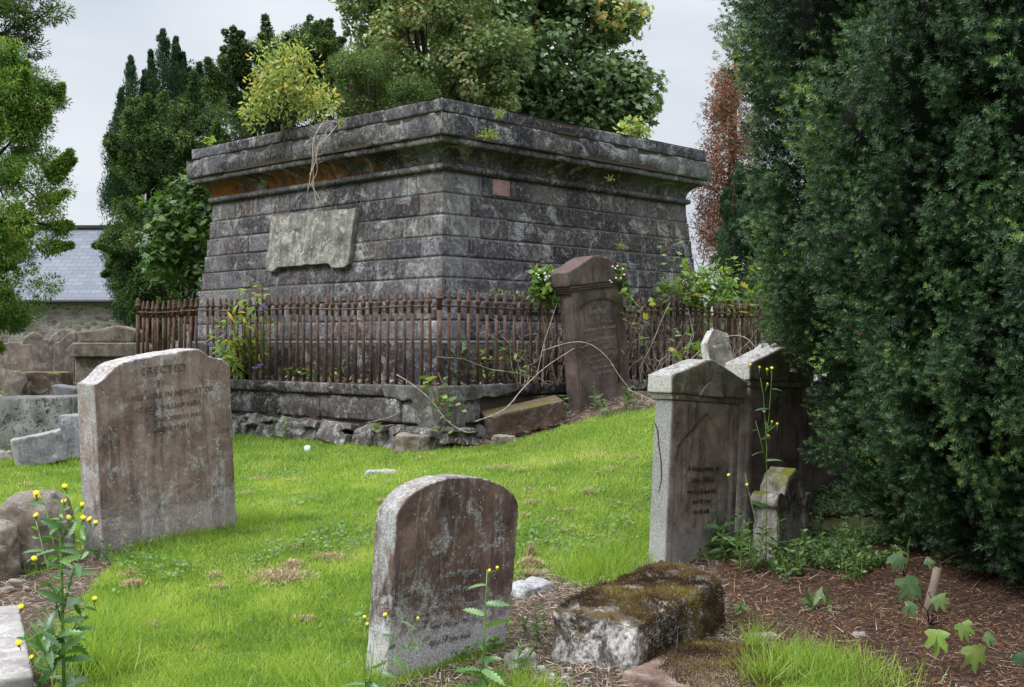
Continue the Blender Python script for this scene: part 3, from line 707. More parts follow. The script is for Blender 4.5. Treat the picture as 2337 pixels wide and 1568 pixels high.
# cement render on the near corner
cm=MB()
def cem(side,pts,th):
    org,d,nrm,_=SIDES[side]; n=len(pts)
    v=[org(AW)+d*u+nrm*.0+Vector((0,0,z)) for u,z in pts]
    cm.add([p-nrm*.03 for p in v]+[p+nrm*th for p in v],[tuple(range(n)),tuple(range(2*n-1,n-1,-1))]+[(i,n+i,n+(i+1)%n,(i+1)%n) for i in range(n)])
cem(0,[(-.02,.42),(-.02,1.118),(.98,1.118),(.97,1.0),(.9,.955),(.78,.965),(.62,.93),(.46,.95),(.40,.86),(.33,.78),(.36,.66),(.27,.6),(.3,.5),(.22,.42)],.014)
cem(1,[(-.02,.45),(-.02,1.118),(1.35,1.118),(1.3,1.03),(1.15,1.0),(.9,.955),(.72,.98),(.55,.93),(.42,.94),(.35,.8),(.42,.62),(.3,.45)],.014)
ce=rock(cm,M['cement'],'cement_render',dw,.014,.010,11,.008,3); to_dw(ce)
# raised ground inside the railing
gx=np.linspace(-3.2,3.2,65); 
V=[];
for i in gx:
    for j in gx:
        p=C0+DL*i+DR*j; V.append((p.x,p.y,0))
V=np.array(V); V[:,2]=1.085+.05*(fbm(V,3,4)-.3)
n=len(gx); q=np.array([(i*n+j,(i+1)*n+j,(i+1)*n+j+1,i*n+j+1) for i in range(n-1) for j in range(n-1)])
me=arr_mesh('raised_earth',V,q,M['mud'],None,True); tag(obj('raised_earth',me),kind='structure')

# ================================================================ iron railing
rl=thing('iron_railing','rusty cast iron spiked railing enclosing the mausoleum on its low wall','railing',(C0.x,C0.y,1.1))
def spike_bar(r,h,n=10):
    b=MB(); b.lathe([(r,-.04),(r,.5*h),(r*.97,h-.26)],n); me1=b.mesh('railing_bar',M['rust'],True)
    s=MB(); s.lathe([(r*.95,h-.26),(r,h-.155),(r*1.2,h-.150),(r*1.62,h-.125),(r*1.7,h-.115),(r*1.35,h-.105),(r*1.25,h-.095),(r*.98,h-.035),(r*.72,h-.02),(r*.1,h)],n); me2=s.mesh('spike',M['rust'],True)
    return me1,me2
bar,spk=spike_bar(.020,1.10); post,pspk=spike_bar(.031,1.14)
rb=random.Random(2)
def baseZ(si,t):  # top of coping
    return 1.105
def railZ(si,t):
    return 2.02+(.062 if si in(0,1) else .07)*t+.012*math.sin(t*19+si)
rear=MB()
for si in range(4):
    org,d,nrm,_=SIDES[si]; L=2*AR; nb=45 if si%2==0 else 44
    for i in range(nb+1):
        t=i/nb
        if si>=2 and i==nb and si==3: continue
        if si==1 and i==0: continue
        p=org(AR)+d*(L*t); dz=railZ(si,t)-2.02+baseZ(si,t)-1.105
        isP=i in(0,nb)
        if si<2:
            if si==0 and i==33: continue   # one missing bar
            o=obj('railing_bar',post if isP else bar,rl,(p.x-C0.x,p.y-C0.y,dz+.0),(rb.gauss(0,.006),rb.gauss(0,.006),rb.random()*6))
            obj('spike',pspk if isP else spk,o)
        else:
            rear.tube([(p.x-C0.x,p.y-C0.y,0),(p.x-C0.x,p.y-C0.y,1.0+dz)],[.021,.021],6)
            rear.tube([(p.x-C0.x,p.y-C0.y,.93+dz),(p.x-C0.x,p.y-C0.y,1.0+dz),(p.x-C0.x,p.y-C0.y,1.1+dz)],[.036,.024,.004],6)
o=rear.build('rear_railing_bar',M['rust'],rl,True); o['kind']='stuff'
for si in range(4):
    org,d,nrm,_=SIDES[si]; L=2*AR; pts=[]
    for i in range(41):
        t=i/40; p=org(AR)+d*(L*t)+nrm*.005; pts.append((p.x-C0.x,p.y-C0.y,railZ(si,t)-1.1-.0))
    r=MB(); r.tube(pts,.0135,6); r.build('top_rail',M['rust'],rl,True)
def strap(si,u0,u1,z,h=.045):
    org,d,nrm,_=SIDES[si]; p=org(AR)+d*((u0+u1)/2); Rz=Matrix.Rotation(math.atan2(d.y,d.x),3,'Z')
    m=MB(); m.box((p.x-C0.x,p.y-C0.y,z-1.1),(u1-u0,.022,h),Rz); m.build('brace_strap',M['rust'],rl)
strap(1,1.45,2.35,1.345); strap(1,1.45,2.6,1.965); strap(1,3.1,4.3,1.36); strap(1,4.6,5.6,1.99); strap(0,3.9,4.75,1.36); strap(0,3.7,4.5,2.02); strap(1,6.0,6.75,2.05); strap(2,.4,1.7,1.93); strap(1,2.6,4.4,1.98)
# ================================================================ gravestones
def stone_thing(name,label,base,ang,roll=0,pitch=0,cat='gravestone',group=None):
    """base = world point of the front face's left foot; ang = heading of the face; roll leans it sideways (+ right), pitch leans it forward"""
    e=thing(name,label,cat,base); e.rotation_mode='XYZ'
    e.rotation_euler=(Matrix.Rotation(ang,3,'Z')@Matrix.Rotation(roll,3,'Y')@Matrix.Rotation(pitch,3,'X')).to_euler()
    return e
FONT=None
def lettering(parent,lines,mat,ext=.004,name='inscription',shear=0,y=-.003):
    """lines: (text, x centre, z, size[, width squeeze])"""
    mbs=[]
    for ln in lines:
        tx,x,z,s=ln[:4]
        cu=bpy.data.curves.new('t','FONT'); cu.body=tx; cu.size=s; cu.align_x='CENTER'; cu.extrude=ext; cu.shear=shear; cu.resolution_u=2; cu.space_character=1.12
        o=bpy.data.objects.new('t',cu); COL.objects.link(o); dg=bpy.context.evaluated_depsgraph_get()
        me=bpy.data.meshes.new_from_object(o.evaluated_get(dg)); bpy.data.objects.remove(o)
        sq=ln[4] if len(ln)>4 else 1
        me.transform(Matrix.Translation((x,y,z))@Matrix.Rotation(math.pi/2,4,'X')@Matrix.Diagonal((sq,1,1,1))); mbs.append(me)
    for me in mbs: me.materials.clear(); me.materials.append(mat); me.name=name; obj('inscription_line',me,parent)
deg=math.radians
# --- big broad stone on the left
b=P(235,1268,8.05); b.z=g1(b.x,b.y)
H1=stone_thing('headstone','broad grey-brown headstone with scooped shoulders, white-streaked edge and the word ERECTED',b,deg(52.5),deg(-4.2),deg(1.5))
mb=MB(); dz=.15-b.z
ol=[(0,-.35),(0,1.185),(.05,1.20),(.10,1.235),(.16,1.285),(.22,1.312),(.30,1.325),(.55,1.345),(.84,1.36),(.90,1.345),(.95,1.305),(1.02,1.275),(1.08,1.268),(1.13,1.235),(1.15,1.2),(1.16,-.35)]
mb.prism(ol,0,.215); rock(mb,M['red'],'slab',H1,.013,.0035,14,.004,4,1,edge=1)
lettering(H1,[('ERECTED',.56,1.215,.073,1.15)],M['letterdim'],.005,y=-.002)
lettering(H1,[('BY',.53,1.125,.06),('JAMES KERR IN MEMORY OF',.60,1.04,.056,.98),('HIS SON WILLIAM KERR',.58,.955,.05,.98),],M['letterdim'],.004,y=-.0005)
lettering(H1,[('WHO DIED 21 MAY',.66,.87,.043),('AGED 3 YEARS',.6,.80,.043)],M['letterdim'],.004,y=.0)
# --- arched stone in the foreground
b=P(880,1562,5.55); b.z=-.02
H2=stone_thing('headstone','round-topped lichened brown headstone leaning in the foreground beside a thistle',b,deg(53),deg(4.4),deg(2))
def arch(w0,w1,h,rise,n=16,skew=0):
    pts=[(0,-.3),(-.01,h*.5),(-.02,h-.05)]
    for i in range(n+1):
        t=i/n; x=-.015+(w1+.015)*t; k=1-(2*t-1)**2; pts.append((x,h+rise*(k**.62)+skew*t))
    return pts+[(w1-.005,h*.5),(w0,-.3)]
mb=MB(); mb.prism(arch(.88,.955,.825,.165,skew=.0),0,.135); rock(mb,M['brown'],'slab',H2,.011,.004,16,.006,4,2,edge=1)
rs=random.Random(8)
scr=[('In memory of',.45,.66,.055),('who died June 1790',.52,.57,.05),('also Margaret',.50,.49,.05),('aged 60 years',.48,.41,.05),('and Isobel his spouse',.47,.33,.048),('who died in March',.46,.25,.048),('aged 57 also their',.45,.17,.048)]
lettering(H2,[(a,x,z,s,.82) for a,x,z,s in scr[2:]],M['letterpale'],.0045,shear=.35)
# --- leaning dark red stone by the railing
b=P(1322,925,14.35); b.z=g1(b.x,b.y)-.02
H3=stone_thing('pediment_headstone','tall dark red headstone with moulded pediment cap tilting against the railing',b,deg(46),deg(-6.3),deg(-1))
mb=MB(); mb.prism([(-.01,-.4),(.03,1.46),(1.0,1.46),(1.03,-.4)],.0,.185)
# raised margin with an arched head around the sunk panel
mb2=MB(); mb2.prism([(0.0,-.3),(.03,1.46),(.12,1.46),(.10,-.3)],-.018,.02); mb2.prism([(1.03,-.3),(1.0,1.46),(.93,1.46),(.95,-.3)],-.018,.02)
top=[(.03,1.46),(.10,1.22)]+[(.11+.82*t,1.22+.13*(1-(2*t-1)**2)**.7) for t in np.linspace(0,1,14)]+[(.93,1.22),(1.0,1.46)]
mb2.prism(top,-.018,.02)
mb.add(mb2.v,mb2.f)
rock(mb,M['tallred'],'shaft',H3,.014,.0025,12,.004,3,3)
for k,(z,pj,h) in enumerate(((1.455,.022,.03),(1.485,.04,.03),(1.515,.055,.03))):
    m=MB(); m.box((.515,.0925,z+h/2),(1.0+2*pj,.185+2*pj,h-.006)); m.build('moulding',M['tallred'],H3)
m=MB(); m.prism([(-.06,1.545),(-.06,1.715),(.44,1.885),(.56,1.885),(.99,1.745),(1.08,1.755),(1.09,1.545)],-.07,.255); rock(m,M['tallred'],'cap',H3,.012,.004,12,.004,3,5)
rows=[('ERECTED',.50,1.17,.07),('by',.50,1.10,.055),('ROBERT MILLER',.52,1.03,.062),('IN MEMORY OF HIS SPOUSE',.52,.965,.045),('SUSAN',.52,.90,.058),('WHO DIED 14TH NOV 1847',.52,.835,.042),('AGED 46 YEARS',.52,.78,.045),('ALSO THEIR CHILDREN',.52,.70,.045),('JAMES AND JANET',.52,.63,.045),('ALSO THE SAID ROBERT',.52,.56,.042),('DIED 3RD MAY 1862',.52,.49,.042),('AGED 70 YEARS',.52,.42,.04)]
lettering(H3,rows[:2]+rows[3:4]+rows[5:6]+rows[10:],M['letterpale'],.005,y=-.002)
lettering(H3,rows[2:3]+rows[4:5]+rows[6:10],M['letterdim'],.005,y=-.002)
# --- pair of pediment stones on the right
def pediment(label,b,ang,roll,w,hs,th,mat,capmat,seed,panel=True,pitch=0):
    e=stone_thing('pediment_headstone',label,b,ang,roll,pitch)
    mb=MB(); mb.prism([(0,-.4),(0,hs),(w,hs),(w,-.4)],0,th)
    if panel:
        d=-.022
        mb.prism([(0,.0),(0,hs),(.075,hs),(.075,.0)],d,.02); mb.prism([(w-.075,.0),(w-.075,hs),(w,hs),(w,.0)],d,.02)
        gp=[(.07,hs),(.07,hs*.62),(.085,hs*.70),(.115,hs*.735),(w*.5,hs*.93),(w-.115,hs*.735),(w-.085,hs*.70),(w-.07,hs*.62),(w-.07,hs)]
        mb.prism(gp,d,.02)
    rock(mb,mat,'shaft',e,.012,.0028,14,.004,4,seed)
    m=MB(); m.prism([(-.015,hs),(-.035,hs+.035),(w+.035,hs+.035),(w+.015,hs)],-.034,th+.02); m.build('moulding',capmat,e)
    m=MB(); m.prism([(-.05,hs+.037),(-.05,hs+.165),(w*.47,hs+.30),(w*.53,hs+.30),(w+.05,hs+.165),(w+.05,hs+.037)],-.045,th+.035)
    rock(m,capmat,'cap',e,.012,.003,14,.004,4,seed+1,edge=1); return e
b=P(1512,1292,8.0); b.z=.08
H4=pediment('pedimented headstone with pale lichened left side and dark face behind the mossy block',b,deg(47),deg(4.4),.86,1.145,.128,M['darkbrown'],M['capstone'],11)
m=MB(); m.tube([(-.004,.118,.98),(-.004,.09,.93),(-.004,.075,.83),(-.004,.05,.72),(-.004,.04,.6),(-.004,.06,.5)],[.003,.004,.0035,.004,.003,.0015],4); m.build('crack',M['letter'],H4)
m=MB(); pts=[(.28+.30*t,1.185+.10*math.sin(t*math.pi)) for t in np.linspace(0,1,12)]
m.prism(pts,-.056,-.04); m.build('fan_carving',M['darkbrown'],H4)
lettering(H4,[('In loving memory of',.43,.66,.05,.8),('James Wilson',.43,.58,.055,.85),('who died 9th April 1851',.43,.50,.045,.72),('aged 39 years',.43,.43,.045,.8),('also his wife',.43,.36,.045,.8)],M['letterface'],.004,shear=.2)
b=Vector((1.715,8.74,.16))
H5=pediment('dark pedimented headstone wedged between its pale-sided neighbour and the yew',b,deg(47),deg(2.6),.86,1.13,.14,M['tallred2'],M['capstone'],15)
b=Vector((2.36,9.43,.34)); b.z=g1(b.x,b.y)-.05
H6=stone_thing('headstone','plain dark headstone half hidden under the yew branches',b,deg(47),deg(-1.5),deg(1))
mb=MB(); mb.prism([(0,-.4),(0,.9),(.1,1.0),(.4,1.04),(.7,1.0),(.8,.9),(.8,-.4)],0,.14); rock(mb,M['tallred2'],'slab',H6,.016,.004,12,.004,4,21)
# --- small scrolled stone
b=P(1770,1268,8.15); b.z=g1(b.x,b.y)-.04
H7=stone_thing('small_headstone','little mossy-headed scrolled headstone in front of the dark pedimented one',b,deg(47),deg(4.5),deg(0)); H7.scale=(1.12,1.0,1.06)
mb=MB(); ol=[(0,-.3),(0,.36),(-.015,.385),(-.03,.42),(-.005,.455),(.04,.455),(.065,.47),(.09,.53),(.13,.585),(.2,.61),(.27,.585),(.31,.53),(.335,.47),(.37,.455),(.41,.45),(.425,.42),(.41,.385),(.39,.36),(.39,-.3)]
mb.prism(ol,0,.19); mb.lathe([(.0,-.11),(.05,-.10),(.062,0),(.05,.10),(0,.11)],12,c=(0,0,0))
# roll the scroll drum flat: rebuild as prism discs
mb=MB(); mb.prism([(.03,-.3),(.03,.37),(.06,.45),(.09,.53),(.13,.585),(.2,.61),(.27,.585),(.31,.53),(.35,.45),(.37,.37),(.37,-.3)],.02,.18)
mb.prism([(.0,-.3),(0,.36),(.055,.36),(.055,-.3)],0,.19); mb.prism([(.345,-.3),(.345,.36),(.4,.36),(.4,-.3)],0,.19)
for cx in(.02,.38):
    mb.prism([(cx+.058*math.cos(a),.405+.058*math.sin(a)) for a in np.linspace(0,2*math.pi,14,endpoint=False)],-.01,.2)
band=[(.06,.42),(.08,.5),(.12,.57),(.2,.62),(.28,.57),(.32,.5),(.34,.42),(.30,.42),(.28,.48),(.25,.53),(.2,.56),(.15,.53),(.12,.48),(.10,.42)]
mb.prism(band,-.005,.2)
rock(mb,stone('mossy_small_headstone_stone',(.03,.024,.018),(.085,.068,.052),(.17,.15,.12),6,.6,(.45,.44,.42),.4,(.02,.017,.014),moss=1,mosscol=(.105,.10,.015),left=.5,top=.3,low=.3),'slab',H7,.010,.005,14,.006,5,31,edge=2)
# --- little leaning stones behind the pair
b=P(1658,850,11.4); b.z=g1(b.x,b.y)-.05
H8=stone_thing('leaning_headstone','narrow pale pointed headstone leaning just behind the pediment caps',b,deg(20),deg(-6),deg(-10))
hh=P(1680,745,11.4).z-b.z
mb=MB(); mb.prism([(-.02,-.2),(0,hh-.13),(.1,hh),(.26,hh-.07),(.30,-.2)],0,.14); rock(mb,M['pale'],'slab',H8,.012,.004,14,.006,4,41,edge=1)
b=P(1725,880,10.7); b.z=g1(b.x,b.y)-.05
H9=stone_thing('leaning_headstone','reddish gabled headstone peeping out between the pale pointed one and the yew',b,deg(50),deg(5),deg(0))
hh=P(1760,775,11.0).z-b.z
mb=MB(); mb.prism([(0,-.2),(0,hh-.14),(.3,hh),(.6,hh-.14),(.6,-.2)],0,.16); rock(mb,stone('pinkish_lichened_sandstone',(.08,.05,.045),(.17,.115,.10),(.29,.22,.20),4,.5,(.45,.44,.43),.3,top=.6),'slab',H9,.014,.004,14,.005,4,43,edge=1)
# --- fallen mossy red block before the railing
b=P(1150,1000,12.6)
e=thing('fallen_stone_block','long red sandstone block with moss on top fallen at the railing corner','stone block',(b.x,b.y,g1(b.x,b.y)))
p0=GP(1112,1006); p1=GP(1290,966); dr=(p1-p0); mid=(p0+p1)/2+Vector((-dr.y,dr.x,0)).normalized()*.2+Vector((0,0,.16))
Rz=Matrix.Rotation(math.atan2(dr.y,dr.x),3,'Z')@Matrix.Rotation(-math.asin(min(.9,dr.z/dr.length)),3,'Y')@Matrix.Rotation(deg(6),3,'X')
m=MB(); m.box(mid-Vector(e.location),(dr.length*1.0,.44,.28),Rz); rock(m,M['mossyred'],'block',e,.014,.006,10,.012,3,51,edge=1)
# --- foreground moss-crusted block and its slab
b=Vector((.85,6.15,0.0))
KB=thing('mossy_kerb_block','thick moss-covered kerb block with white-crusted broken end','stone block',b)
f0=P(1335,1455,5.75); f1=P(1560,1330,7.0)
m=MB()
A0=P(1268,1400,5.75); A1=P(1465,1440,5.62); B1=P(1648,1325,6.75); B0=P(1500,1292,7.3)
def hexa(m,base,zb,topz,shr=.03):
    cx=sum((p.x for p in base))/4; cy=sum((p.y for p in base))/4
    vs=[(p.x-b.x,p.y-b.y,zb-b.z) for p in base]+[(p.x+(cx-p.x)*shr-b.x,p.y+(cy-p.y)*shr-b.y,tz-b.z) for p,tz in zip(base,topz)]
    m.add(vs,[(3,2,1,0),(4,5,6,7),(0,1,5,4),(1,2,6,5),(2,3,7,6),(3,0,4,7)])
A0=Vector((.19,6.02,0));A1=Vector((.60,5.74,0));B1=Vector((1.19,6.58,0));B0=Vector((.90,7.1,0))
hexa(m,[A0,A1,B1,B0],-.15,[.25,.225,.30,.31],.04)
kb=rock(m,M['mossblock'],'block',KB,.010,.020,15,.035,5,61,edge=1)
KB2=thing('buried_red_slab','half buried pinkish red slab edge below the mossy kerb block','stone slab',(1.00,5.55,-.02))
m=MB(); m.box((-.02,.02,-.045),(.80,.50,.15),Matrix.Rotation(deg(-38),3,'Z')@Matrix.Rotation(deg(6),3,'Y')); rock(m,stone('bare_red_slab',(.07,.04,.03),(.17,.115,.09),(.27,.20,.165),5,.3,streak=.2),'slab',KB2,.012,.006,9,.01,4,63,edge=1)
def lump(name,label,c,size,mat,seed,rot=0,cat='stone',amp=.02,vox=.012,edge=3,part=None,taper=.25,group=None,sink=.25,round_=False):
    z=g1(c[0],c[1])
    if part is None:
        m=MB()
        if round_:
            m.lathe([(abs(math.cos(q))**.6,math.copysign(abs(math.sin(q))**.7,q)) for q in np.linspace(-1.5,1.5,14)],20); Rr_=Matrix.Rotation(rot,3,'Z'); m.v=[tuple(Rr_@Vector((v[0]*size[0]/2,v[1]*size[1]/2,v[2]*size[2]*(.5 if True else 1)+size[2]*(.5-sink)))) for v in m.v]
        else: m.box((0,0,size[2]*(.5-sink)),size,Matrix.Rotation(rot,3,'Z')@Matrix.Rotation(.08,3,'X'),taper=taper)
        o=rock(m,mat,name,None,vox,.008,12,amp,5/max(size),seed,edge=edge); o.location=(c[0],c[1],z); return tag(o,label,cat,group)
def gl(px,py): p=GP(px,py); return (p.x,p.y)
lump('broken_stone','angular pale broken stone lying between the round-topped headstone and the kerb block',gl(1190,1520),(.17,.13,.09),M['slab'],71,.6)
lump('flat_stone','flat lichened stone slab flush in the grass behind the round-topped headstone',gl(1205,1345),(.36,.2,.06),M['grey'],72,.95,taper=.1,sink=.35)
lump('flat_stone','thin pale stone sliver almost swallowed by the middle of the lawn',gl(872,1080),(.40,.16,.05),M['grey'],73,.15,taper=.3,sink=.42,amp=.012)
for i,(px,py,s) in enumerate(((1236,1535,.05),(1262,1548,.045),(1290,1556,.05),(1300,1530,.035),(1222,1552,.03),(1340,1558,.04))):
    lump('white_pebble','small white lichen-crusted pebble on the dirt below the kerb block',gl(px,py),(s,s*.8,s*.7),M['palegrey'],80+i,i,vox=.006,amp=.006,edge=2,group='white pebbles below the kerb block')
lump('small_rock','grey stone beside the lower end of the fallen red block',gl(1150,1012),(.3,.16,.12),M['boulder'],91,.3)
lump('small_rock','small tan stone at the foot of the yew litter',gl(1962,1295),(.05,.04,.03),M['grey'],92,.3,vox=.007,amp=.006)
lump('flat_stone','dusty flat stone on the litter right of the kerb block',gl(1745,1455),(.16,.07,.03),M['boulder'],93,.3,vox=.009,amp=.006)
lump('flat_stone','flat pinkish stone on the needle litter below the yew',gl(1963,1450),(.08,.055,.02),M['slab'],94,.1,vox=.007,amp=.004)
o=lump('white_ball','small pale blue-white plastic ball in the grass below the low wall',gl(702,1030),(.075,.075,.075),M['plastic'],95,0,cat='ball',amp=.0,vox=.005,round_=True,edge=6,sink=.1)
lump('tall_rubble_block','squared pale rubble block standing at the near corner of the low wall',gl(945,1030),(.42,.24,.26),M['boulder'],96,deg(-10),amp=.02,taper=.08,cat='stone block')
# --- left foreground
c=gl(62,1300)
lump('boulder','rounded brown boulder-like headstone at the left edge behind the sow-thistle',(c[0],c[1]+.12),(.50,.34,.62),M['boulder'],101,deg(20),amp=.035,vox=.016,round_=True,sink=.2,cat='boulder')
c=gl(4,1308); lump('boulder','lower brown shoulder of rock leaning on the rounded boulder at the edge',(c[0]-.03,c[1]-.06),(.34,.3,.46),M['boulder'],102,deg(10),amp=.03,vox=.016,round_=True,sink=.2,cat='boulder')
c=gl(150,1240); lump('small_rock','low reddish mossy stone right of the rounded boulder',(c[0],c[1]),(.13,.12,.26),M['boulder'],103,.3,amp=.02)
S1=thing('ledger_slab','pale pinkish flat grave slab at the bottom left corner','grave slab',(-2.3,5.35,0.05))
m=MB(); m.prism([(-1.0,-.12),(-1.0,.15),(.18,.15),(.18,-.12)],-.55,.85); r_=rock(m,M['slab'],'slab',S1,.016,.007,16,.003,3,105,edge=1); S1.rotation_euler=(deg(1),deg(1.5),deg(25))
S1.location=(-2.42,5.42,.06)
for i,(px,py,s) in enumerate(((38,1335,.13),(15,1350,.1),(60,1345,.07))):
    lump('small_rock',('pale flat stone chip behind the ledger slab','pale broken chip left behind the ledger slab','small pale chip right behind the ledger slab')[i],gl(px,py),(s,s*.7,s*.35),M['boulder'],110+i,i,vox=.009,amp=.008)
# --- blocks beyond the left headstone
def blk(name,label,px0,px1,pyt,pyb,d,dep,mat,seed,rot=0,roll=0,cat='stone block',edge=2,amp=.02,taper=.03):
    a=P(px0,pyb,d);c=P(px1,pyt,d); w=c.x-a.x; h=c.z-a.z
    e=thing(name,label,cat,((a.x+c.x)/2,d+dep/2,a.z)); m=MB(); m.box((0,0,h/2-.05),(w,dep,h+.1),Matrix.Rotation(rot,3,'Z')@Matrix.Rotation(roll,3,'Y'),taper=taper)
    rock(m,mat,'block',e,.022,.008,8,amp,3,seed,edge=edge); return e
blk('table_tomb_block','big pale block blotched black with lichen at the left edge',-60,146,908,1018,14.6,.7,M['palegrey'],121,deg(6),deg(-1),edge=3)
blk('stone_slab','grey slab end resting on top of the big blotched block',105,160,882,912,15.2,.5,M['grey'],122,deg(10),deg(8))
blk('stone_cube','squarish pale grey stone block beside the broad headstone',128,215,948,1030,14.0,.42,M['grey'],123,deg(-8),0,taper=.06)
e=blk('tilted_slab','pale tilted slab lying in front of the blotched block',20,130,992,1045,13.4,.4,M['grey'],124,deg(20),deg(-12))
for i,(px,py,s) in enumerate(((15,1048,.22),(50,1050,.16),(90,1052,.14),(178,1040,.16),(195,1035,.2),(170,925,.3))):
    lump('rubble_stone',('pinkish rubble lump at the far left by the tilted slab','pinkish rubble lump under the tilted slab','pale rubble lump right under the tilted slab','reddish rubble stone below the pale cube','small rubble stone tight against the broad headstone','reddish rubble behind the pale cube')[i],gl(px,py),(s,s*.8,s*.6),M['boulder'] if i%2 else M['slab'],130+i,i,vox=.016,amp=.03)
# --- old graves far left
CT=thing('chest_tomb','moulded chest tomb with carved pediment top far left beside the railing','chest tomb',P(245,905,21)); CT.location.z=g1(CT.location.x,21)-.05
z0=CT.location.z; sc=21/F
def zz(py): return CAMZ-(py-784)*sc-z0
w=155*sc
CT.rotation_euler=(0,0,deg(8))
m=MB(); m.box((0,.45,zz(880)-.25),(w+.1,1.0,.6)); m.build('base',M['graveold'],CT)
m=MB(); m.box((0,.45,(zz(880)+zz(815))/2),(w-.08,.85,zz(815)-zz(880)+.02)); rock(m,M['graveold'],'chest',CT,.03,.006,7,0,3,141)
m=MB(); m.prism([(-w/2+.0,zz(815)),(-w/2-.06,zz(803)),(-w/2-.06,zz(795)),(-w/2+.03,zz(782)),(w/2-.03,zz(782)),(w/2+.06,zz(795)),(w/2+.06,zz(803)),(w/2,zz(815))],-.1,1.0); rock(m,M['graveold'],'lower_moulding',CT,.025,.005,8,0,3,142)
m=MB(); m.prism([(-w/2+.16,zz(782)),(-w/2+.1,zz(766)),(-w/2+.1,zz(757)),(-.15,zz(752)),(.15,zz(742)),(.45,zz(752)),(w/2-.1,zz(757)),(w/2-.1,zz(766)),(w/2-.16,zz(782))],-.04,.95); rock(m,M['graveold'],'pediment',CT,.022,.006,8,.004,3,143)
def far(label,px0,px1,pyt,pyb,d,shape,mat,ang=0,roll=0,pitch=0,th=.16,seed=1,name='old_headstone'):
    a=P(px0,pyb,d); e=stone_thing(name,label,(a.x,d,a.z),ang,roll,pitch); w=(px1-px0)*d/F/max(.3,math.cos(ang)); h=(pyb-pyt)*d/F
    m=MB(); m.prism([(x*w,z*h) for x,z in shape],0,th); rock(m,mat,'slab',e,.025,.006,8,.006,3,seed,edge=1); return e
SH=[(0,-.1),(0,.84),(.12,.86),(.22,.95),(.4,1.0),(.6,1.0),(.78,.95),(.88,.86),(1,.84),(1,-.1)]
RD=[(0,-.1),(0,.8),(.15,.92),(.35,.99),(.6,1),(.85,.95),(1,.85),(1,-.1)]
far('reddish curved-top old headstone left of the chest tomb',124,170,757,895,21.5,[(0,-.1),(0,.82),(.25,.84),(.5,.93),(.75,1),(1,1),(1,-.1)],M['graveold'],deg(10),0,0,.2,151)
far('tall arched greenish old headstone behind the reddish curved one',106,176,750,890,23,RD,M['graveold'],deg(12),deg(2),0,.22,152)
far('weathered reddish headstone leaning left beneath the bright conifer',58,116,762,880,22,SH,M['graveold'],deg(15),deg(-7),0,.14,153)
far('broad dark slab leaning against the reddish headstone at far left',-20,80,790,885,21,SH,M['graveold'],deg(10),deg(-13),deg(-8),.12,154)
far('small tan headstone tilted hard over at the far left edge',0,48,836,895,19.5,[(0,-.1),(0,.9),(.3,1),(.7,1),(1,.7),(1,-.1)],M['graveold'],deg(0),deg(22),0,.12,155)
e=blk('table_stone','low mossy table stone in front of the old headstones',35,140,850,892,19.8,.6,stone('mossy_table_stone',(.035,.022,.018),(.085,.056,.046),(.15,.11,.09),4,.3,moss=1,mosscol=(.13,.11,.02)),156,deg(2),0)
pp=thing('stone_pillar','pale stone pillar seen between the rear railing bars','pillar',P(1728,900,23)); pp.location.z=g1(pp.location.x,23)
m=MB(); m.box((0,0,.6),(.22,.22,1.4)); m.box((0,0,1.33),(.28,.28,.10)); rock(m,M['slab'],'shaft',pp,.025,.004,8,0,3,157)
# ================================================================ church
ch=thing('church','long rubble-walled church with grey slate roof behind the left trees','church',(-16,43,.4)); ch.rotation_euler=(0,0,deg(-2))
m=MB(); m.box((0,3.2,1.25),(17,6.4,2.9)); rock(m,M['church'],'wall',ch,.07,.02,1.6,.03,.8,3)
def rect(name,mat,x0,y0,z0,x1,y1,z1,th=.12):
    me=bpy.data.meshes.new(name)
    vs=[(x0,y0,z0),(x1,y0,z0),(x1,y1,z1),(x0,y1,z1)]; n=(Vector(vs[1])-Vector(vs[0])).cross(Vector(vs[3])-Vector(vs[0])).normalized()*th
    vs=vs+[tuple(Vector(v)-n) for v in vs]
    me.from_pydata(vs,[],[(0,1,2,3),(7,6,5,4),(0,4,5,1),(1,5,6,2),(2,6,7,3),(3,7,4,0)]); uv=me.uv_layers.new()
    L=(Vector(vs[3])-Vector(vs[0])).length
    for k,c in zip(range(4),((x0,0),(x1,0),(x1,L),(x0,L))): uv.data[k].uv=c
    me.materials.append(mat); return obj(name,me,ch)
rect('roof',M['slate'],-8.7,-.25,2.72,8.7,3.2,5.72); rect('roof',M['slate'],8.7,6.65,2.72,-8.7,3.2,5.72)
m=MB(); m.tube([(-8.7,-.32,2.72),(8.7,-.32,2.72)],.07,8); m.build('gutter',M['gutter'],ch)
m=MB(); m.box((0,3.2,5.75),(17.4,.3,.12)); m.build('ridge',M['gutter'],ch)
m=MB()
for sx in(-8.49,8.49): m.add([(sx,0,2.7),(sx,6.4,2.7),(sx,3.2,5.6)],[(0,1,2)])
m.build('gable',M['church'],ch)
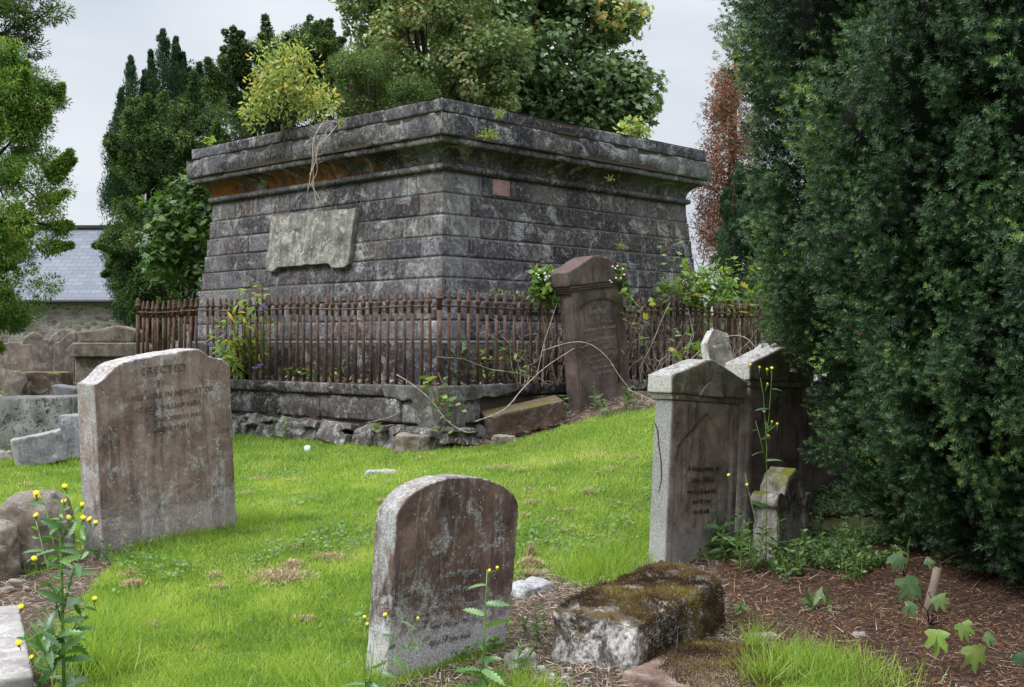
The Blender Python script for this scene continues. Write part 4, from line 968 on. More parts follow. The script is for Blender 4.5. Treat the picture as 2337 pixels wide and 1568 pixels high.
# ================================================================ vegetation
def unit(n,rs):
    v=rs.normal(size=(n,3)); return v/np.linalg.norm(v,axis=1,keepdims=True)
def leafcloud(cent, rad, nper, proto, size, rs, flat=.7, updir=.5, mode='n', droop=0, rndbase=None, rspread=.22, shell=.35):
    """leaves around cluster centres (world-relative). returns V,F,A"""
    cent=np.asarray(cent); M_=len(cent); rad=np.broadcast_to(np.asarray(rad,float),(M_,))
    idx=np.repeat(np.arange(M_),nper); n=len(idx)
    d=unit(n,rs); r=(shell+(1-shell)*rs.rand(n))**.6
    off=d*r[:,None]*rad[idx][:,None]; off[:,2]*=flat
    pos=cent[idx]+off
    sz=size*(.6+.7*rs.rand(n))
    nb=d*.6+np.array([0,0,updir])[None]+rs.normal(size=(n,3))*.45
    if mode=='n': Rm=frames(nb,rs.rand(n)*6.283)
    else:
        yd=d*.9+rs.normal(size=(n,3))*.4+np.array([0,0,-droop])[None]; Rm=frames_dir(yd,nb)
    b=(rs.rand(M_) if rndbase is None else np.asarray(rndbase))[idx]
    A=np.clip(b*.6+.2+rs.normal(size=n)*rspread,0,1)
    return scatter(proto,pos,Rm,sz,A)
def shellpts(c, rad, m, rs, inner=.6, zlo=-1, noise_=.25):
    d=unit(m*2,rs); d=d[d[:,2]>zlo][:m]
    k=inner+(1-inner)*rs.rand(len(d))**.5
    k=k*(1+noise_*(fbm(d+np.array(c)[None]*.37,2.0,3)-.5)*2)
    return np.array(c)[None]+d*k[:,None]*np.array(rad)[None]
def limb_tree(mb, base, top, r0, n, rs, spread, tips):
    """trunk plus limbs reaching the given tips"""
    base=Vector(base); top=Vector(top)
    k=6; pts=[base.lerp(top,i/k)+Vector((rs.normal()*.06*i/k,rs.normal()*.06*i/k,0)) for i in range(k+1)]
    mb.tube(pts,[r0*(1-.8*i/k) for i in range(k+1)],8)
    for t in tips:
        t=Vector(t); s=rs.uniform(.3,.9); a=base.lerp(top,s); md=a.lerp(t,.5)+Vector((0,0,.12*(t-a).length))
        rr_=r0*(1-.8*s)*.5; mb.tube([a,a.lerp(md,.6),md.lerp(t,.35),t],[rr_,rr_*.7,rr_*.45,rr_*.15],5)
def tree(name,label,base,parts,mat,trunk=None,trunkmat='bark',group=None,cat='tree'):
    e=thing(name,label,cat,base,group=group)
    V,Fc,A=join(parts); V=V-np.array(base,np.float32)[None]
    obj('crown',arr_mesh('crown',V,Fc,M[mat] if isinstance(mat,str) else mat,{'rnd':A}),e)
    if trunk: 
        trunk.v=[tuple(Vector(v)-Vector(base)) for v in trunk.v]; trunk.build('trunk',M[trunkmat],e,True)
    return e
def pxc(px,py,d): return np.array(P(px,py,d))
# --- field maple and sycamore behind the tomb
rs=np.random.RandomState(21)
D=25; s=D/F
cl=np.concatenate([shellpts(pxc(940,150,D),(150*s,1.5,190*s),60,rs,.5),shellpts(pxc(1080,190,D),(110*s,1.2,110*s),40,rs,.5),shellpts(pxc(870,60,D),(90*s,1.2,150*s),34,rs,.5),
                   shellpts(pxc(1000,-60,D),(190*s,1.8,130*s),46,rs,.5),shellpts(pxc(1120,120,D-.5),(70*s,.8,60*s),20,rs,.5)])
b=(pxc(980,0,D)[0],D,g1(pxc(980,0,D)[0],D)); tb_=MB(); limb_tree(tb_,b,pxc(960,-40,D),.16,10,rs,1,cl[::9])
tree('field_maple','light olive-green maple with brownish seed clusters behind the mausoleum roof',b,[leafcloud(cl,.36,210,MAPLE5,.082,rs,.8,.5,rspread=.2)],'fmaple',tb_)
D=29; s=D/F
cl=np.concatenate([shellpts(pxc(1260,120,D),(190*s,2.0,190*s),70,rs,.6),shellpts(pxc(1330,220,D),(150*s,1.6,110*s),46,rs,.5),shellpts(pxc(1120,60,D),(200*s,2,180*s),60,rs,.6),
                   shellpts(pxc(1220,-120,D),(210*s,2,150*s),50,rs,.6),shellpts(pxc(1150,250,D),(180*s,1.5,70*s),40,rs,.5),shellpts(pxc(1395,160,D),(60*s,.9,150*s),18,rs,.5)])
b=(pxc(1180,0,D)[0],D,g1(pxc(1180,0,D)[0],D)); tb_=MB(); limb_tree(tb_,b,pxc(1230,-30,D),.28,10,rs,1,cl[::9])
cpx=1168.5+F*cl[:,0]/cl[:,1]; cpy=784-F*(cl[:,2]-CAMZ)/cl[:,1]
rbase=np.clip(rs.rand(len(cl))*.55,0,1); rbase=np.where((cpx>1370)&(cpy<160)&(cpy>-60)&(rs.rand(len(cl))<.4),1.12,rbase); rbase=np.where((cpx>1230)&(rs.rand(len(cl))<.10),.95,rbase)
tree('sycamore','big dark green sycamore with a few orange leaves towering behind the mausoleum',b,[leafcloud(cl,.52,120,MAPLE5,.16,rs,.8,.6,rndbase=rbase,rspread=.16)],'syc',tb_)
def plumes(cl,c0,n,L,rs,r0,up=.5):
    """feathery branch tips standing out from a crown"""
    out=[];rad=[]; c0=np.array(c0)
    for i in rs.choice(len(cl),n):
        d=cl[i]-c0; d=d/np.linalg.norm(d); d=d+np.array([0,0,up])+rs.normal(size=3)*.3; d/=np.linalg.norm(d); l=L*(.5+.8*rs.rand())
        for k in range(6): out.append(cl[i]+d*l*k/5); rad.append(r0*(1-.75*k/5))
    return np.array(out),np.array(rad)
def with_plumes(cl,rad,c0,n,L,rs,r0,up=.5):
    a,b=plumes(cl,c0,n,L,rs,r0,up); return np.concatenate([cl,a]),np.concatenate([np.full(len(cl),rad),b])
# --- broad yews and upright Irish yew on the left
def spray_tree(name,label,b,cl,rad,nper,size,mat,seed,trunk_top=None,elong=2.6,updir=.2,droop=.35,**kw):
    rs=np.random.RandomState(seed)
    pr=(np.array(DIAM[0])*np.array([1/elong*1.6,1,1]),DIAM[1])
    tm=None
    if trunk_top is not None: tm=MB(); limb_tree(tm,b,trunk_top,.2,6,rs,1,cl[::max(1,len(cl)//24)])
    return tree(name,label,b,[leafcloud(cl,rad,nper,pr,size,rs,.75,updir,mode='d',droop=droop,**kw)],mat,tm)
def bpt(px,d): x=(px-1168.5)/F*d; return (x,d,g1(x,d)-.05)
rs=np.random.RandomState(5)
D=24; s=D/F
cl=np.concatenate([shellpts(pxc(372,520,D),(98*s,1.1,225*s),150,rs,.72,noise_=.3),shellpts(pxc(345,335,D),(80*s,1.0,90*s),60,rs,.7),shellpts(pxc(470,400,D),(110*s,1.0,220*s),80,rs,.7),shellpts(pxc(312,590,D),(40*s,.7,140*s),40,rs,.7)])
cl,rd=with_plumes(cl,.24,pxc(365,450,D),110,.55,rs,.17)
spray_tree('yew','broad dark olive yew left of the mausoleum',bpt(370,D),cl,rd,230,.062,'yewbg',31,pxc(370,330,D))
D=27; s=D/F
cl=np.concatenate([shellpts(pxc(520,300,D),(120*s,1.2,170*s),80,rs,.7),shellpts(pxc(640,190,D),(110*s,1.2,120*s),70,rs,.7,noise_=.4),shellpts(pxc(700,130,D),(70*s,.9,62*s),40,rs,.6,noise_=.4),shellpts(pxc(760,270,D),(150*s,1.2,130*s),80,rs,.7),shellpts(pxc(560,420,D),(130*s,1.2,200*s),60,rs,.7)])
cl,rd=with_plumes(cl,.26,pxc(640,330,D),120,.7,rs,.19)
spray_tree('yew','tall ragged-topped yew behind the yellow shrub on the roof',bpt(640,D),cl,rd,240,.068,'yewbg',32,pxc(650,200,D))
D=23.4; s=D/F
cl=np.concatenate([shellpts(pxc(850,215,D),(62*s,.7,110*s),34,rs,.6,noise_=.4),shellpts(pxc(930,230,D),(55*s,.7,60*s),26,rs,.6),shellpts(pxc(800,200,D),(50*s,.7,80*s),26,rs,.6)])
spray_tree('yew','low bright feathery yew peeping over the middle of the mausoleum roof',bpt(860,D),cl,.25,300,.06,'yewbg',33,pxc(860,240,D),rndbase=np.random.RandomState(1).rand(len(cl))*.5+.6)
D=26; s=D/F; cl=[];rad=[]
rs=np.random.RandomState(6)
for px,pyt,w,pyb in((372,74,30,400),(402,92,22,380),(418,128,17,380),(344,122,15,400),(331,168,18,420),(298,136,26,460),(277,210,19,460),(267,258,13,470),(432,162,14,360),(455,150,11,300)):
    w*=1.2
    for k in range(40):
        t=k/39; y=pyt+(pyb-pyt)*t; ww=w*(.06+.94*min(1,t*2.4)**.75)
        cl.append(pxc(px+rs.normal()*ww*.22,y,D+rs.normal()*.1)); rad.append(max(.04,ww*s*.92))
for k in range(150):
    y=rs.uniform(330,740); cl.append(pxc(285+rs.uniform(-1,1)*(38 if y<600 else 32)+(y-560)*.12*(y>560),y,D-.7+rs.normal()*.3)); rad.append(.24)
rs2=np.random.RandomState(34)
up=(np.array(DIAM[0])*np.array([.55,1,1]),DIAM[1])
cl=np.array(cl);rad=np.array(rad)
idx=np.repeat(np.arange(len(cl)),240); d=unit(len(idx),rs2); pos=cl[idx]+d*rad[idx][:,None]*(.55+.5*rs2.rand(len(idx)))[:,None]*np.array([1,1,1.3])[None]
Rm=frames_dir(d*.55+np.array([0,0,.85])[None]+rs2.normal(size=d.shape)*.2,d)
part=scatter(up,pos,Rm,.065*(.6+.7*rs2.rand(len(idx))),np.clip(rs2.rand(len(cl))[idx]*.5+.25+rs2.normal(size=len(idx))*.18,0,1))
bb=bpt(340,26); tm=MB(); limb_tree(tm,bb,pxc(360,300,D),.2,4,rs2,1,[tuple(c) for c in cl[5:260:26]])
tree('irish_yew','slender-spired upright yew rising behind the broad dark yew',bb,[part],'irish',tm)
# --- bright conifer on the left
D=14.5; s=D/F; rs=np.random.RandomState(8)
cl=np.concatenate([shellpts(pxc(-72,640,D),(158*s,.9,170*s),90,rs,.7,noise_=.35),shellpts(pxc(-40,430,D),(172*s,.9,190*s),90,rs,.68,noise_=.35),shellpts(pxc(-30,260,D),(112*s,.7,140*s),60,rs,.6,noise_=.35),shellpts(pxc(20,180,D),(48*s,.3,68*s),18,rs,.5),shellpts(pxc(72,230,D),(50*s,.35,70*s),16,rs,.4),shellpts(pxc(-150,500,D),(200*s,1.2,350*s),80,rs,.7)])
cp=784-F*(cl[:,2]-CAMZ)/cl[:,1]
rbb=np.clip(rs.rand(len(cl))*.62+.34*((cp>400)&(cp<600)),0,.95)
nn=len(cl); cl,rd=with_plumes(cl,.18,pxc(-90,450,D),110,.24,rs,.11,.8); rbb=np.concatenate([rbb,np.clip(rs.rand(len(cl)-nn)*.5+.3,0,.93)])
spray_tree('conifer','bright yellow-green feathery conifer overhanging the left edge',(bpt(-120,D)),cl,rd,280,.05,'thuja',35,pxc(-80,200,D),elong=3.2,droop=.25,rndbase=rbb,updir=.5)
# --- pine branch above it
D=19; s=D/F; rs=np.random.RandomState(9)
tm=MB(); bp=bpt(-260,D); tm.tube([bp,pxc(-250,300,D),pxc(-230,-200,D)],[.28,.24,.1],8)
cl=[]
for (x0,y0,x1,y1) in((-240,90,130,15),(-240,130,110,45),(-240,60,70,-30),(-240,170,60,85),(-240,20,120,-60)):
    a=Vector(pxc(x0,y0,D)); c=Vector(pxc(x1,y1,D-.3)); pts=[a.lerp(c,t)+Vector((rs.normal()*.08,rs.normal()*.08,rs.normal()*.10)) for t in np.linspace(0,1,7)]
    tm.tube(pts,[.06*(1-.85*i/6) for i in range(7)],5)
    for k in range(11):
        t=rs.uniform(.45,1); q=a.lerp(c,t)+Vector((rs.normal()*.14,rs.normal()*.2,rs.normal()*.16)); cl.append(np.array(q))
        tm.tube([a.lerp(c,max(.3,t-.12)),q],[.012,.004],4)
spray_tree_parts=leafcloud(np.array(cl),.19,150,(np.array(DIAM[0])*np.array([.3,1,1]),DIAM[1]),.10,np.random.RandomState(3),.7,.6,mode='d')
tree('pine_tree','open pine branches reaching in at the top left corner',bp,[spray_tree_parts],'pine',tm)
# --- sycamore sapling beside the tomb
D=20; s=D/F; rs=np.random.RandomState(12)
cl=np.concatenate([shellpts(pxc(430,500,D),(70*s,.4,110*s),34,rs,.4),shellpts(pxc(385,590,D),(48*s,.4,60*s),20,rs,.4),shellpts(pxc(470,450,D),(40*s,.3,60*s),14,rs,.4),shellpts(pxc(455,630,D),(40*s,.3,40*s),10,rs,.4)])
b=bpt(440,D); tm=MB(); limb_tree(tm,b,pxc(440,430,D),.04,6,rs,1,cl[::4])
tree('sycamore_sapling','glossy mid-green sycamore sapling tight against the left end of the mausoleum',b,[leafcloud(cl,.27,26,MAPLE,.15,rs,.8,.9,rspread=.25)],'sapling',tm)
# --- dead conifer and green cypress at the right
D=27; s=D/F; rs=np.random.RandomState(14)
b=bpt(1668,D); tm=MB(); tm.tube([b,pxc(1672,300,D),pxc(1680,90,D)],[.14,.10,.02],7); cl=[]
for k in range(110):
    t=rs.uniform(.0,1); y=160+t*420; side=rs.choice([-1,-1,1]); x=1672+side*rs.uniform(.3,1)*(24+72*min(1,t*1.5)*(1 if y<420 else .9))
    a=Vector(pxc(1672,y+25,D)); c=Vector(pxc(x,y,D+rs.normal()*.6)); md=a.lerp(c,.5)-Vector((0,0,.08)); tm.tube([a,md,c],[.02,.013,.004],4)
    for q in range(4): cl.append(np.array(a.lerp(c,rs.uniform(.45,1.02)))+rs.normal(size=3)*.1)
for k in range(60):   # bare dry twigs low down
    a=Vector(pxc(rs.uniform(1590,1660),rs.uniform(470,640),D-.5)); c=a+Vector((rs.normal()*.35,rs.normal()*.3,rs.uniform(.1,.8))); tm.tube([a,a.lerp(c,.5)+Vector((rs.normal()*.06,0,0)),c],[.012,.008,.003],4)
part=leafcloud(np.array(cl),.24,46,(np.array(DIAM[0])*np.array([.35,1,1]),DIAM[1]),.10,rs,.9,.3,mode='d',droop=.1)
tree('dead_conifer','red-brown dead conifer behind the right end of the mausoleum',b,[part],'deadcon',tm,'twigbrown')
D=24; s=D/F; rs=np.random.RandomState(15); cl=[];rad=[]
for px,pyt,w in((1690,385,34),(1722,405,34),(1660,445,26),(1755,425,40),(1790,430,40)):
    for k in range(34):
        t=k/33; y=pyt+(690-pyt)*t; ww=w*(.15+.85*t**.55); cl.append(pxc(px+rs.normal()*ww*.5,y,D+rs.normal()*.2)); rad.append(max(.07,ww*s*.6))
cl=np.array(cl);rad=np.array(rad); idx=np.repeat(np.arange(len(cl)),170); d=unit(len(idx),rs); pos=cl[idx]+d*rad[idx][:,None]*(.6+.5*rs.rand(len(idx)))[:,None]*np.array([1,1,1.5])[None]
part=scatter(up,pos,frames_dir(d*.6+np.array([0,0,.8])[None],d),.085*(.6+.7*rs.rand(len(idx))),np.clip(rs.rand(len(cl))[idx]*.6+.4+rs.normal(size=len(idx))*.2,0,1))
tm=MB(); b=bpt(1710,D); limb_tree(tm,b,pxc(1705,480,D),.1,4,rs,1,[tuple(c) for c in cl[::20]])
tree('cypress','dense green cypress column between the dead conifer and the near yew',b,[part],'irish',tm)
D=21.5; s=D/F; rs=np.random.RandomState(18)
cl=np.concatenate([shellpts(pxc(1790,680,D),(75*s,.8,130*s),60,rs,.6),shellpts(pxc(1860,640,D),(90*s,.8,170*s),60,rs,.6)])
spray_tree('yew_bush','dark yew bush in the shade beyond the right end of the railing',bpt(1800,D),cl,.26,230,.065,'yewbg',38,pxc(1800,640,D),rndbase=np.random.RandomState(2).rand(len(cl))*.4)
# --- distant tree line (reads as one mass)
rs=np.random.RandomState(16); cl=[]
for k in range(420):
    x=rs.uniform(-75,75); y=rs.uniform(62,75); cl.append((x,y,1+rs.rand()*3.2*(.7+.3*math.sin(x*.3))))
V,Fc,A=leafcloud(np.array(cl),1.5,60,DIAM,.6,rs,.9,.5)
tag(obj('distant_trees',arr_mesh('distant_trees',V,Fc,M['yewbg'],{'rnd':A})),'dark tree line far beyond the churchyard','trees',kind='stuff')

# ================================================================ the big near yew
YX,YY=4.2,8.0
def yewR(z):
    return np.interp(z,[-.1,.1,.30,.84,1.5,2.4,3.8,5.2,6.5,7.6],[1.18,1.30,1.45,1.88,2.13,2.38,2.66,2.6,2.1,1.0])
rs=np.random.RandomState(41)
def shoot_proto(rs,n=24,L=.060,nl=.027):
    pos=[];dirs=[];t_=[]
    for i in range(n):
        t=(i+.5)/n; t=t**.45; an=i*2.399+rs.rand()*.5
        el=.05+.85*t**2 if i<n-4 else 1.15
        rd=np.array([math.cos(an),0,math.sin(an)]); dr=rd*math.cos(el)+np.array([0,1,0])*math.sin(el)
        pos.append(np.array([0,t*L,0])); dirs.append(dr+rs.normal(size=3)*.08); t_.append(t)
    pos=np.array(pos);dirs=np.array(dirs)
    Rm=frames_dir(dirs,np.tile(np.array([[0,1.,.2]]),(n,1))+rs.normal(size=(n,3))*.2)
    sc=np.stack([np.full(n,.0052),nl*(.8+.4*rs.rand(n))*(1-.25*np.array(t_)),np.ones(n)],1)
    V,Fc,A=scatter(NEEDLE,pos,Rm,sc,np.array(t_)*.42-.24+rs.normal(size=n)*.05)
    return V,Fc,A
protos=[shoot_proto(np.random.RandomState(100+i)) for i in range(6)]
def yew_surf(th,z):
    q=np.stack([np.cos(th)*3.4,np.sin(th)*3.4,z*.36],1)
    return yewR(z)*(1+(fbm(q,1.25,4)-.5)*.26)+(fbm(q*np.array([1,1,1.1]),2.9,3)-.5)*.55, q
def yew_branchlets(n,thr,zr,rs,per,depth=.30):
    """sprays of shoots: clumps hang at different depths so the crown has hollows"""
    ca=math.atan2(-YY,-YX); th=ca+rs.uniform(-thr,thr,n); z=rs.uniform(zr[0],zr[1],n)
    r0,q=yew_surf(th,z); hol=fbm(q*np.array([1,1,1.7]),2.1,3); hw=np.clip(.53-hol,0,.25)
    lay=rs.exponential(.5,n)*depth*.42+hw*2.2; lay=np.minimum(lay,.55)
    r=r0+.06-lay; out=np.stack([np.cos(th),np.sin(th),np.zeros(n)],1)
    pos=np.stack([YX+np.cos(th)*r,YY+np.sin(th)*r,z],1)
    ax=out*.85+np.array([0,0,.38])[None]+rs.normal(size=out.shape)*.33; ax/=np.linalg.norm(ax,axis=1,keepdims=True)
    rn=np.clip(.40+rs.normal(size=n)*.15+(fbm(pos,1.6,3)-.5)*1.0,.05,.95)
    P_=np.repeat(pos,per,0)+np.repeat(ax,per,0)*rs.uniform(-.10,.05,n*per)[:,None]+rs.normal(size=(n*per,3))*.036
    D_=np.repeat(ax,per,0)+rs.normal(size=(n*per,3))*.42; A_=np.repeat(rn,per)+rs.normal(size=n*per)*.07; O_=np.repeat(out,per,0)
    k=P_[:,2]>ground(P_[:,0],P_[:,1])+.07
    return P_[k],D_[k],A_[k],O_[k],np.repeat(lay,per)[k]
pos,d_,rn_,out,lay=yew_branchlets(6600,1.5,(.08,4.7),rs,6)
parts=[]
# older inner shoots, coloured darker by age and for shade in the hollows
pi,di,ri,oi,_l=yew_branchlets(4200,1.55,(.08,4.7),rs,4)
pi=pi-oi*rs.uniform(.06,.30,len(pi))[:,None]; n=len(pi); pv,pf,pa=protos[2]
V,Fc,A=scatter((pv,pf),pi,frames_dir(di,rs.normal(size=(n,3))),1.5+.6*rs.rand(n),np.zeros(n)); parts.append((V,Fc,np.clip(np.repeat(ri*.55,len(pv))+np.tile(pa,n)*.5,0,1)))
kind=rs.randint(0,6,len(pos))
for k in range(6):
    m=kind==k; n=m.sum(); Rm=frames_dir(d_[m],rs.normal(size=(n,3)))
    pv,pf,pa=protos[k]; V,Fc,A=scatter((pv,pf),pos[m],Rm,.8+.5*rs.rand(n),np.zeros(n))
    parts.append((V,Fc,np.clip(np.repeat(rn_[m],len(pv))+np.tile(pa,n),0,1)))
# coarser foliage above the frame and round the far side
pos2,d2,rn2,out2,_=yew_branchlets(1900,3.14,(.1,7.4),rs,5,.3)
ca=math.atan2(-YY,-YX); th=np.arctan2(out2[:,1],out2[:,0]); dth=np.abs((th-ca+math.pi)%(2*math.pi)-math.pi)
m=(dth>1.5)|(pos2[:,2]>4.75); n=m.sum(); pv,pf,pa=protos[0]
V,Fc,A=scatter((pv,pf),pos2[m]-out2[m]*.1,frames_dir(d2[m],rs.normal(size=(n,3))),1.7+.6*rs.rand(n),np.zeros(n))
parts.append((V,Fc,np.clip(np.repeat(rn2[m],len(pv))+np.tile(pa,n),0,1)))
zb=g1(YX,YY)
NY=thing('yew','huge dark green yew filling the right side with drooping shoots down to the ground','tree',(YX,YY,zb))
V,Fc,A=join(parts); V=V-np.array([[YX,YY,zb]],np.float32)
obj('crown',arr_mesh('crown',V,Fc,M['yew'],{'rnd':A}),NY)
# inner hull, near-black colour standing in for shade between shoots, and trunk
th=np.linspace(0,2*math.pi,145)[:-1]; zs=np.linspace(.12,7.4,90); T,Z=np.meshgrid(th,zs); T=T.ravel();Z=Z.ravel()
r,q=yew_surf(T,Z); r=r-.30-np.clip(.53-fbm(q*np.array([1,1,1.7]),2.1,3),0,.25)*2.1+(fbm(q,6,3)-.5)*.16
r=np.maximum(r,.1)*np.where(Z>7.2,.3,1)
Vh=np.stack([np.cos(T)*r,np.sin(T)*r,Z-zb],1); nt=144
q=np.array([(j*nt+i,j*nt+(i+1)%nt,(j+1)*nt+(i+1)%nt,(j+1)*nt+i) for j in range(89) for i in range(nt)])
obj('inner_shade_hull',arr_mesh('inner_shade_hull',Vh,q,simple('yew_hull_shade',(.010,.013,.008),.95),None,True),NY)
tm=MB(); tm.tube([(0,0,-.2),(.1,0,1),(0,.1,4),(0,0,7)],[.5,.38,.22,.05],10)
rt=random.Random(4)
for k in range(40):   # brown bare twigs along the lower skirt
    an=math.atan2(-YY,-YX)+rt.uniform(-1.2,.9); z=rt.uniform(.12,.5); r=float(yewR(z))
    a=Vector((math.cos(an)*(r-.5),math.sin(an)*(r-.5),z+.05-zb)); c=Vector((math.cos(an+rt.uniform(-.15,.15))*(r+rt.uniform(-.1,.06)),math.sin(an)*(r+rt.uniform(-.1,.06)),z-rt.uniform(0,.14)-zb+.02))
    tm.tube([a,a.lerp(c,.5)+Vector((0,0,.04)),c],[.012,.008,.003],4)
tm.build('trunk',M['twigbrown'],NY,True)
bm_=MB(); rt=random.Random(6)
for k in range(46):
    i=rt.randrange(len(pos)); 
    if lay[i]>.06: continue
    p=Vector(pos[i])+Vector(out[i])*.05-Vector((YX,YY,zb)); bm_.lathe([(0,-.006),(.006,-.003),(.007,.002),(.004,.006),(0,.006)],6,c=p)
o=bm_.build('berries',M['red_berry'],NY,True); o['kind']='stuff'
# ================================================================ small plants
def rotz(v,a): return Vector((v[0]*math.cos(a)-v[1]*math.sin(a),v[0]*math.sin(a)+v[1]*math.cos(a),v[2]))
def plant(name,label,base,stems,leaves,leafmat_,stemmat='stem',cat='plant',flowers=None,group=None,leafname='foliage',parent_extra=None):
    e=thing(name,label,cat,base,group=group); B=np.array(base,np.float32)
    if stems and stems.v:
        stems.v=[tuple(Vector(v)-Vector(base)) for v in stems.v]; stems.build('stem',M[stemmat],e,True)
    if leaves:
        V,Fc,A=join(leaves); obj(leafname,arr_mesh(leafname,V-B,Fc,M[leafmat_],{'rnd':A}),e)
    for (nm,mb,mt) in flowers or []:
        mb.v=[tuple(Vector(v)-Vector(base)) for v in mb.v]; mb.build(nm,M[mt],e,True)
    return e
def onstem(pts, n, proto, size, rs, out=.9, up=.35, t0=.05, t1=1, per=1, jit=0, rmean=.5, petiole=None, mb=None, taper=.4):
    """leaves set along a stem path"""
    pts=[Vector(p) for p in pts]; seg=[0]
    for a,b_ in zip(pts,pts[1:]): seg.append(seg[-1]+(b_-a).length)
    pos=[];dirs=[];ups=[];sz=[];k=0
    for i in range(n):
        t=t0+(t1-t0)*(i+rs.rand()*.5)/n; L=t*seg[-1]
        j=max(0,min(len(pts)-2,sum(1 for q in seg if q<L)-1)); f=(L-seg[j])/max(1e-6,seg[j+1]-seg[j]); p=pts[j].lerp(pts[j+1],f); ax=(pts[j+1]-pts[j]).normalized()
        for q in range(per):
            an=i*2.4+q*6.283/per+rs.rand()*.6; u=ax.orthogonal().normalized(); w=ax.cross(u)
            d=(u*math.cos(an)+w*math.sin(an))*out+ax*up+Vector(rs.normal(size=3)*.15)
            s=size*(.7+.6*rs.rand())*(1-taper*t)
            pp=p
            if petiole: pp=p+d.normalized()*petiole*(.7+.6*rs.rand()); mb.tube([p,pp],[.002,.0015],4,cap=False)
            pos.append(pp+Vector(rs.normal(size=3)*jit)); dirs.append(d); ups.append(ax*.55+Vector((0,0,.35))+Vector(rs.normal(size=3)*.55)+Vector((0,-.35,0))); sz.append(s)
    n_=len(pos)
    return scatter(proto,np.array(pos),frames_dir(np.array(dirs),np.array(ups)),np.array(sz),np.clip(rmean+rs.normal(size=n_)*.24,0,1))
LANCE=([(0,0,0),(.11,.3,.03),(.10,.65,.02),(0,1,-.10),(-.10,.65,.02),(-.11,.3,.03)],[(0,1,5),(1,2,5),(2,4,5),(2,3,4)])
def jag():
    """toothed leaf: midrib, and an outline that swings between lobes and notches"""
    ts=[.0,.06,.14,.20,.28,.35,.43,.50,.58,.65,.73,.80,.88,.94]; v=[];f=[]
    for i,t in enumerate(ts):
        env=.135*math.sin(math.pi*min(1,t*.82+.14))**.8+.01; w=env*(1.12 if i%2==0 else .62)*(0.25 if i==0 else 1); ty=t+(.045 if i%2==0 else 0); z=.04-.30*t*t
        v+=[(0,t,z),(w,ty,z+.20*w),(-w,ty,z+.20*w)]
    v.append((0,1.06,-.30)); n=len(ts)
    for i in range(n-1):
        a=3*i;b=3*i+3; f+=[(a,a+1,b+1),(a,b+1,b),(a,b,b+2),(a,b+2,a+2)]
    a=3*(n-1); f+=[(a,a+1,len(v)-1),(a,len(v)-1,a+2)]
    return v,f
JAG=jag()
def daisy(mb,p,r,nrm,n=13):
    nrm=Vector(nrm).normalized(); u=nrm.orthogonal().normalized(); w=nrm.cross(u); p=Vector(p)
    vs=[p+nrm*r*.15]; 
    for i in range(n*2):
        a=math.pi*i/n; rr_=r if i%2==0 else r*.72; vs.append(p+(u*math.cos(a)+w*math.sin(a))*rr_+nrm*r*.25)
    vs.append(p-nrm*r*.55)
    m=2*n; mb.add(vs,[(0,1+i,1+(i+1)%m) for i in range(m)]+[(m+1,1+(i+1)%m,1+i) for i in range(m)],.5)
def curvy(a,b,sag,n,rs,w=.02):
    a=Vector(a);b=Vector(b); return [a.lerp(b,t)+Vector((0,0,sag*math.sin(math.pi*t)))+Vector(rs.normal(size=3)*w*math.sin(math.pi*t)) for t in np.linspace(0,1,n)]
# --- sow-thistles
def sowthistle(label,basepx,d,stems_px,heads,seed,lsize=.15,nl=14,r=.009,hr=.016,group=None,low=True):
    rs=np.random.RandomState(seed); x,y,_=P(basepx[0],basepx[1],d); base=Vector((x,y,g1(x,y)))
    st=MB();bud=MB();lv=[];fls=[]
    for (pp,nleaf,dd) in stems_px:
        pts=[base if i==0 and k is None else P(k[0],k[1],d+dd*i) for i,k in enumerate(pp)]
        rr_=r if pp[0] is None and nleaf>8 else r*.5; st.tube(pts,[rr_*(1-.6*i/(len(pts)-1)) for i in range(len(pts))],6)
        if nleaf: lv.append(onstem(pts,nleaf,JAG,lsize,rs,.9,.25,.03,.95,1,0,.45,taper=.55))
    for (px,py,o_) in heads:
        p=P(px,py,d+o_); q=P(px+rs.uniform(-6,6),py+16,d+o_); st.tube([q,p],[.0022,.0018],4); f1=MB(); fls.append(('flower_head',f1,'yellow')); daisy(f1,p,hr*(.8+.4*rs.rand()),(rs.normal()*.5,-.7,.8)); st.lathe([(.002,-.018),(.007,-.012),(.008,-.002),(.005,.0)],6,c=p)
    if low: lv.append(onstem([base,base+Vector((0,0,.12))],9,JAG,lsize*1.1,rs,1,.1,0,1,1,0,.5,taper=0))
    return plant('sow_thistle',label,base,st,lv,'thistle',flowers=fls,group=group)
sowthistle('tall branching sow-thistle with many yellow flowers before the boulder at the left',(148,1545),5.1,
    [([None,(143,1430),(140,1300),(137,1180),(150,1120)],44,.0),([(140,1420),(115,1320),(95,1240),(82,1190)],13,0.05),([(143,1400),(165,1310),(190,1260),(203,1200)],13,-.05),([(143,1460),(105,1440),(75,1455),(50,1470)],13,-.08),([(146,1490),(170,1440),(205,1400)],8,.05),
     ([(145,1480),(175,1420),(200,1370)],6,.06),([(140,1300),(120,1230),(100,1140),(86,1128)],5,.03),([(138,1240),(165,1180),(190,1150)],4,0),([(146,1500),(110,1480),(70,1530)],7,-.1)],
    [(83,1126,0),(84,1133,.05),(148,1110,0),(146,1144,.02),(188,1152,0),(82,1176,.0),(157,1182,.02),(190,1182,.0),(204,1185,-.02),(218,1192,-.04),(78,1275,-.1),(157,1283,.03),(216,1366,-.04),(43,1468,-.1),(118,1455,-.05),(72,1500,-.12),(48,1385,0)],3,.125,14,.0085,.0145)
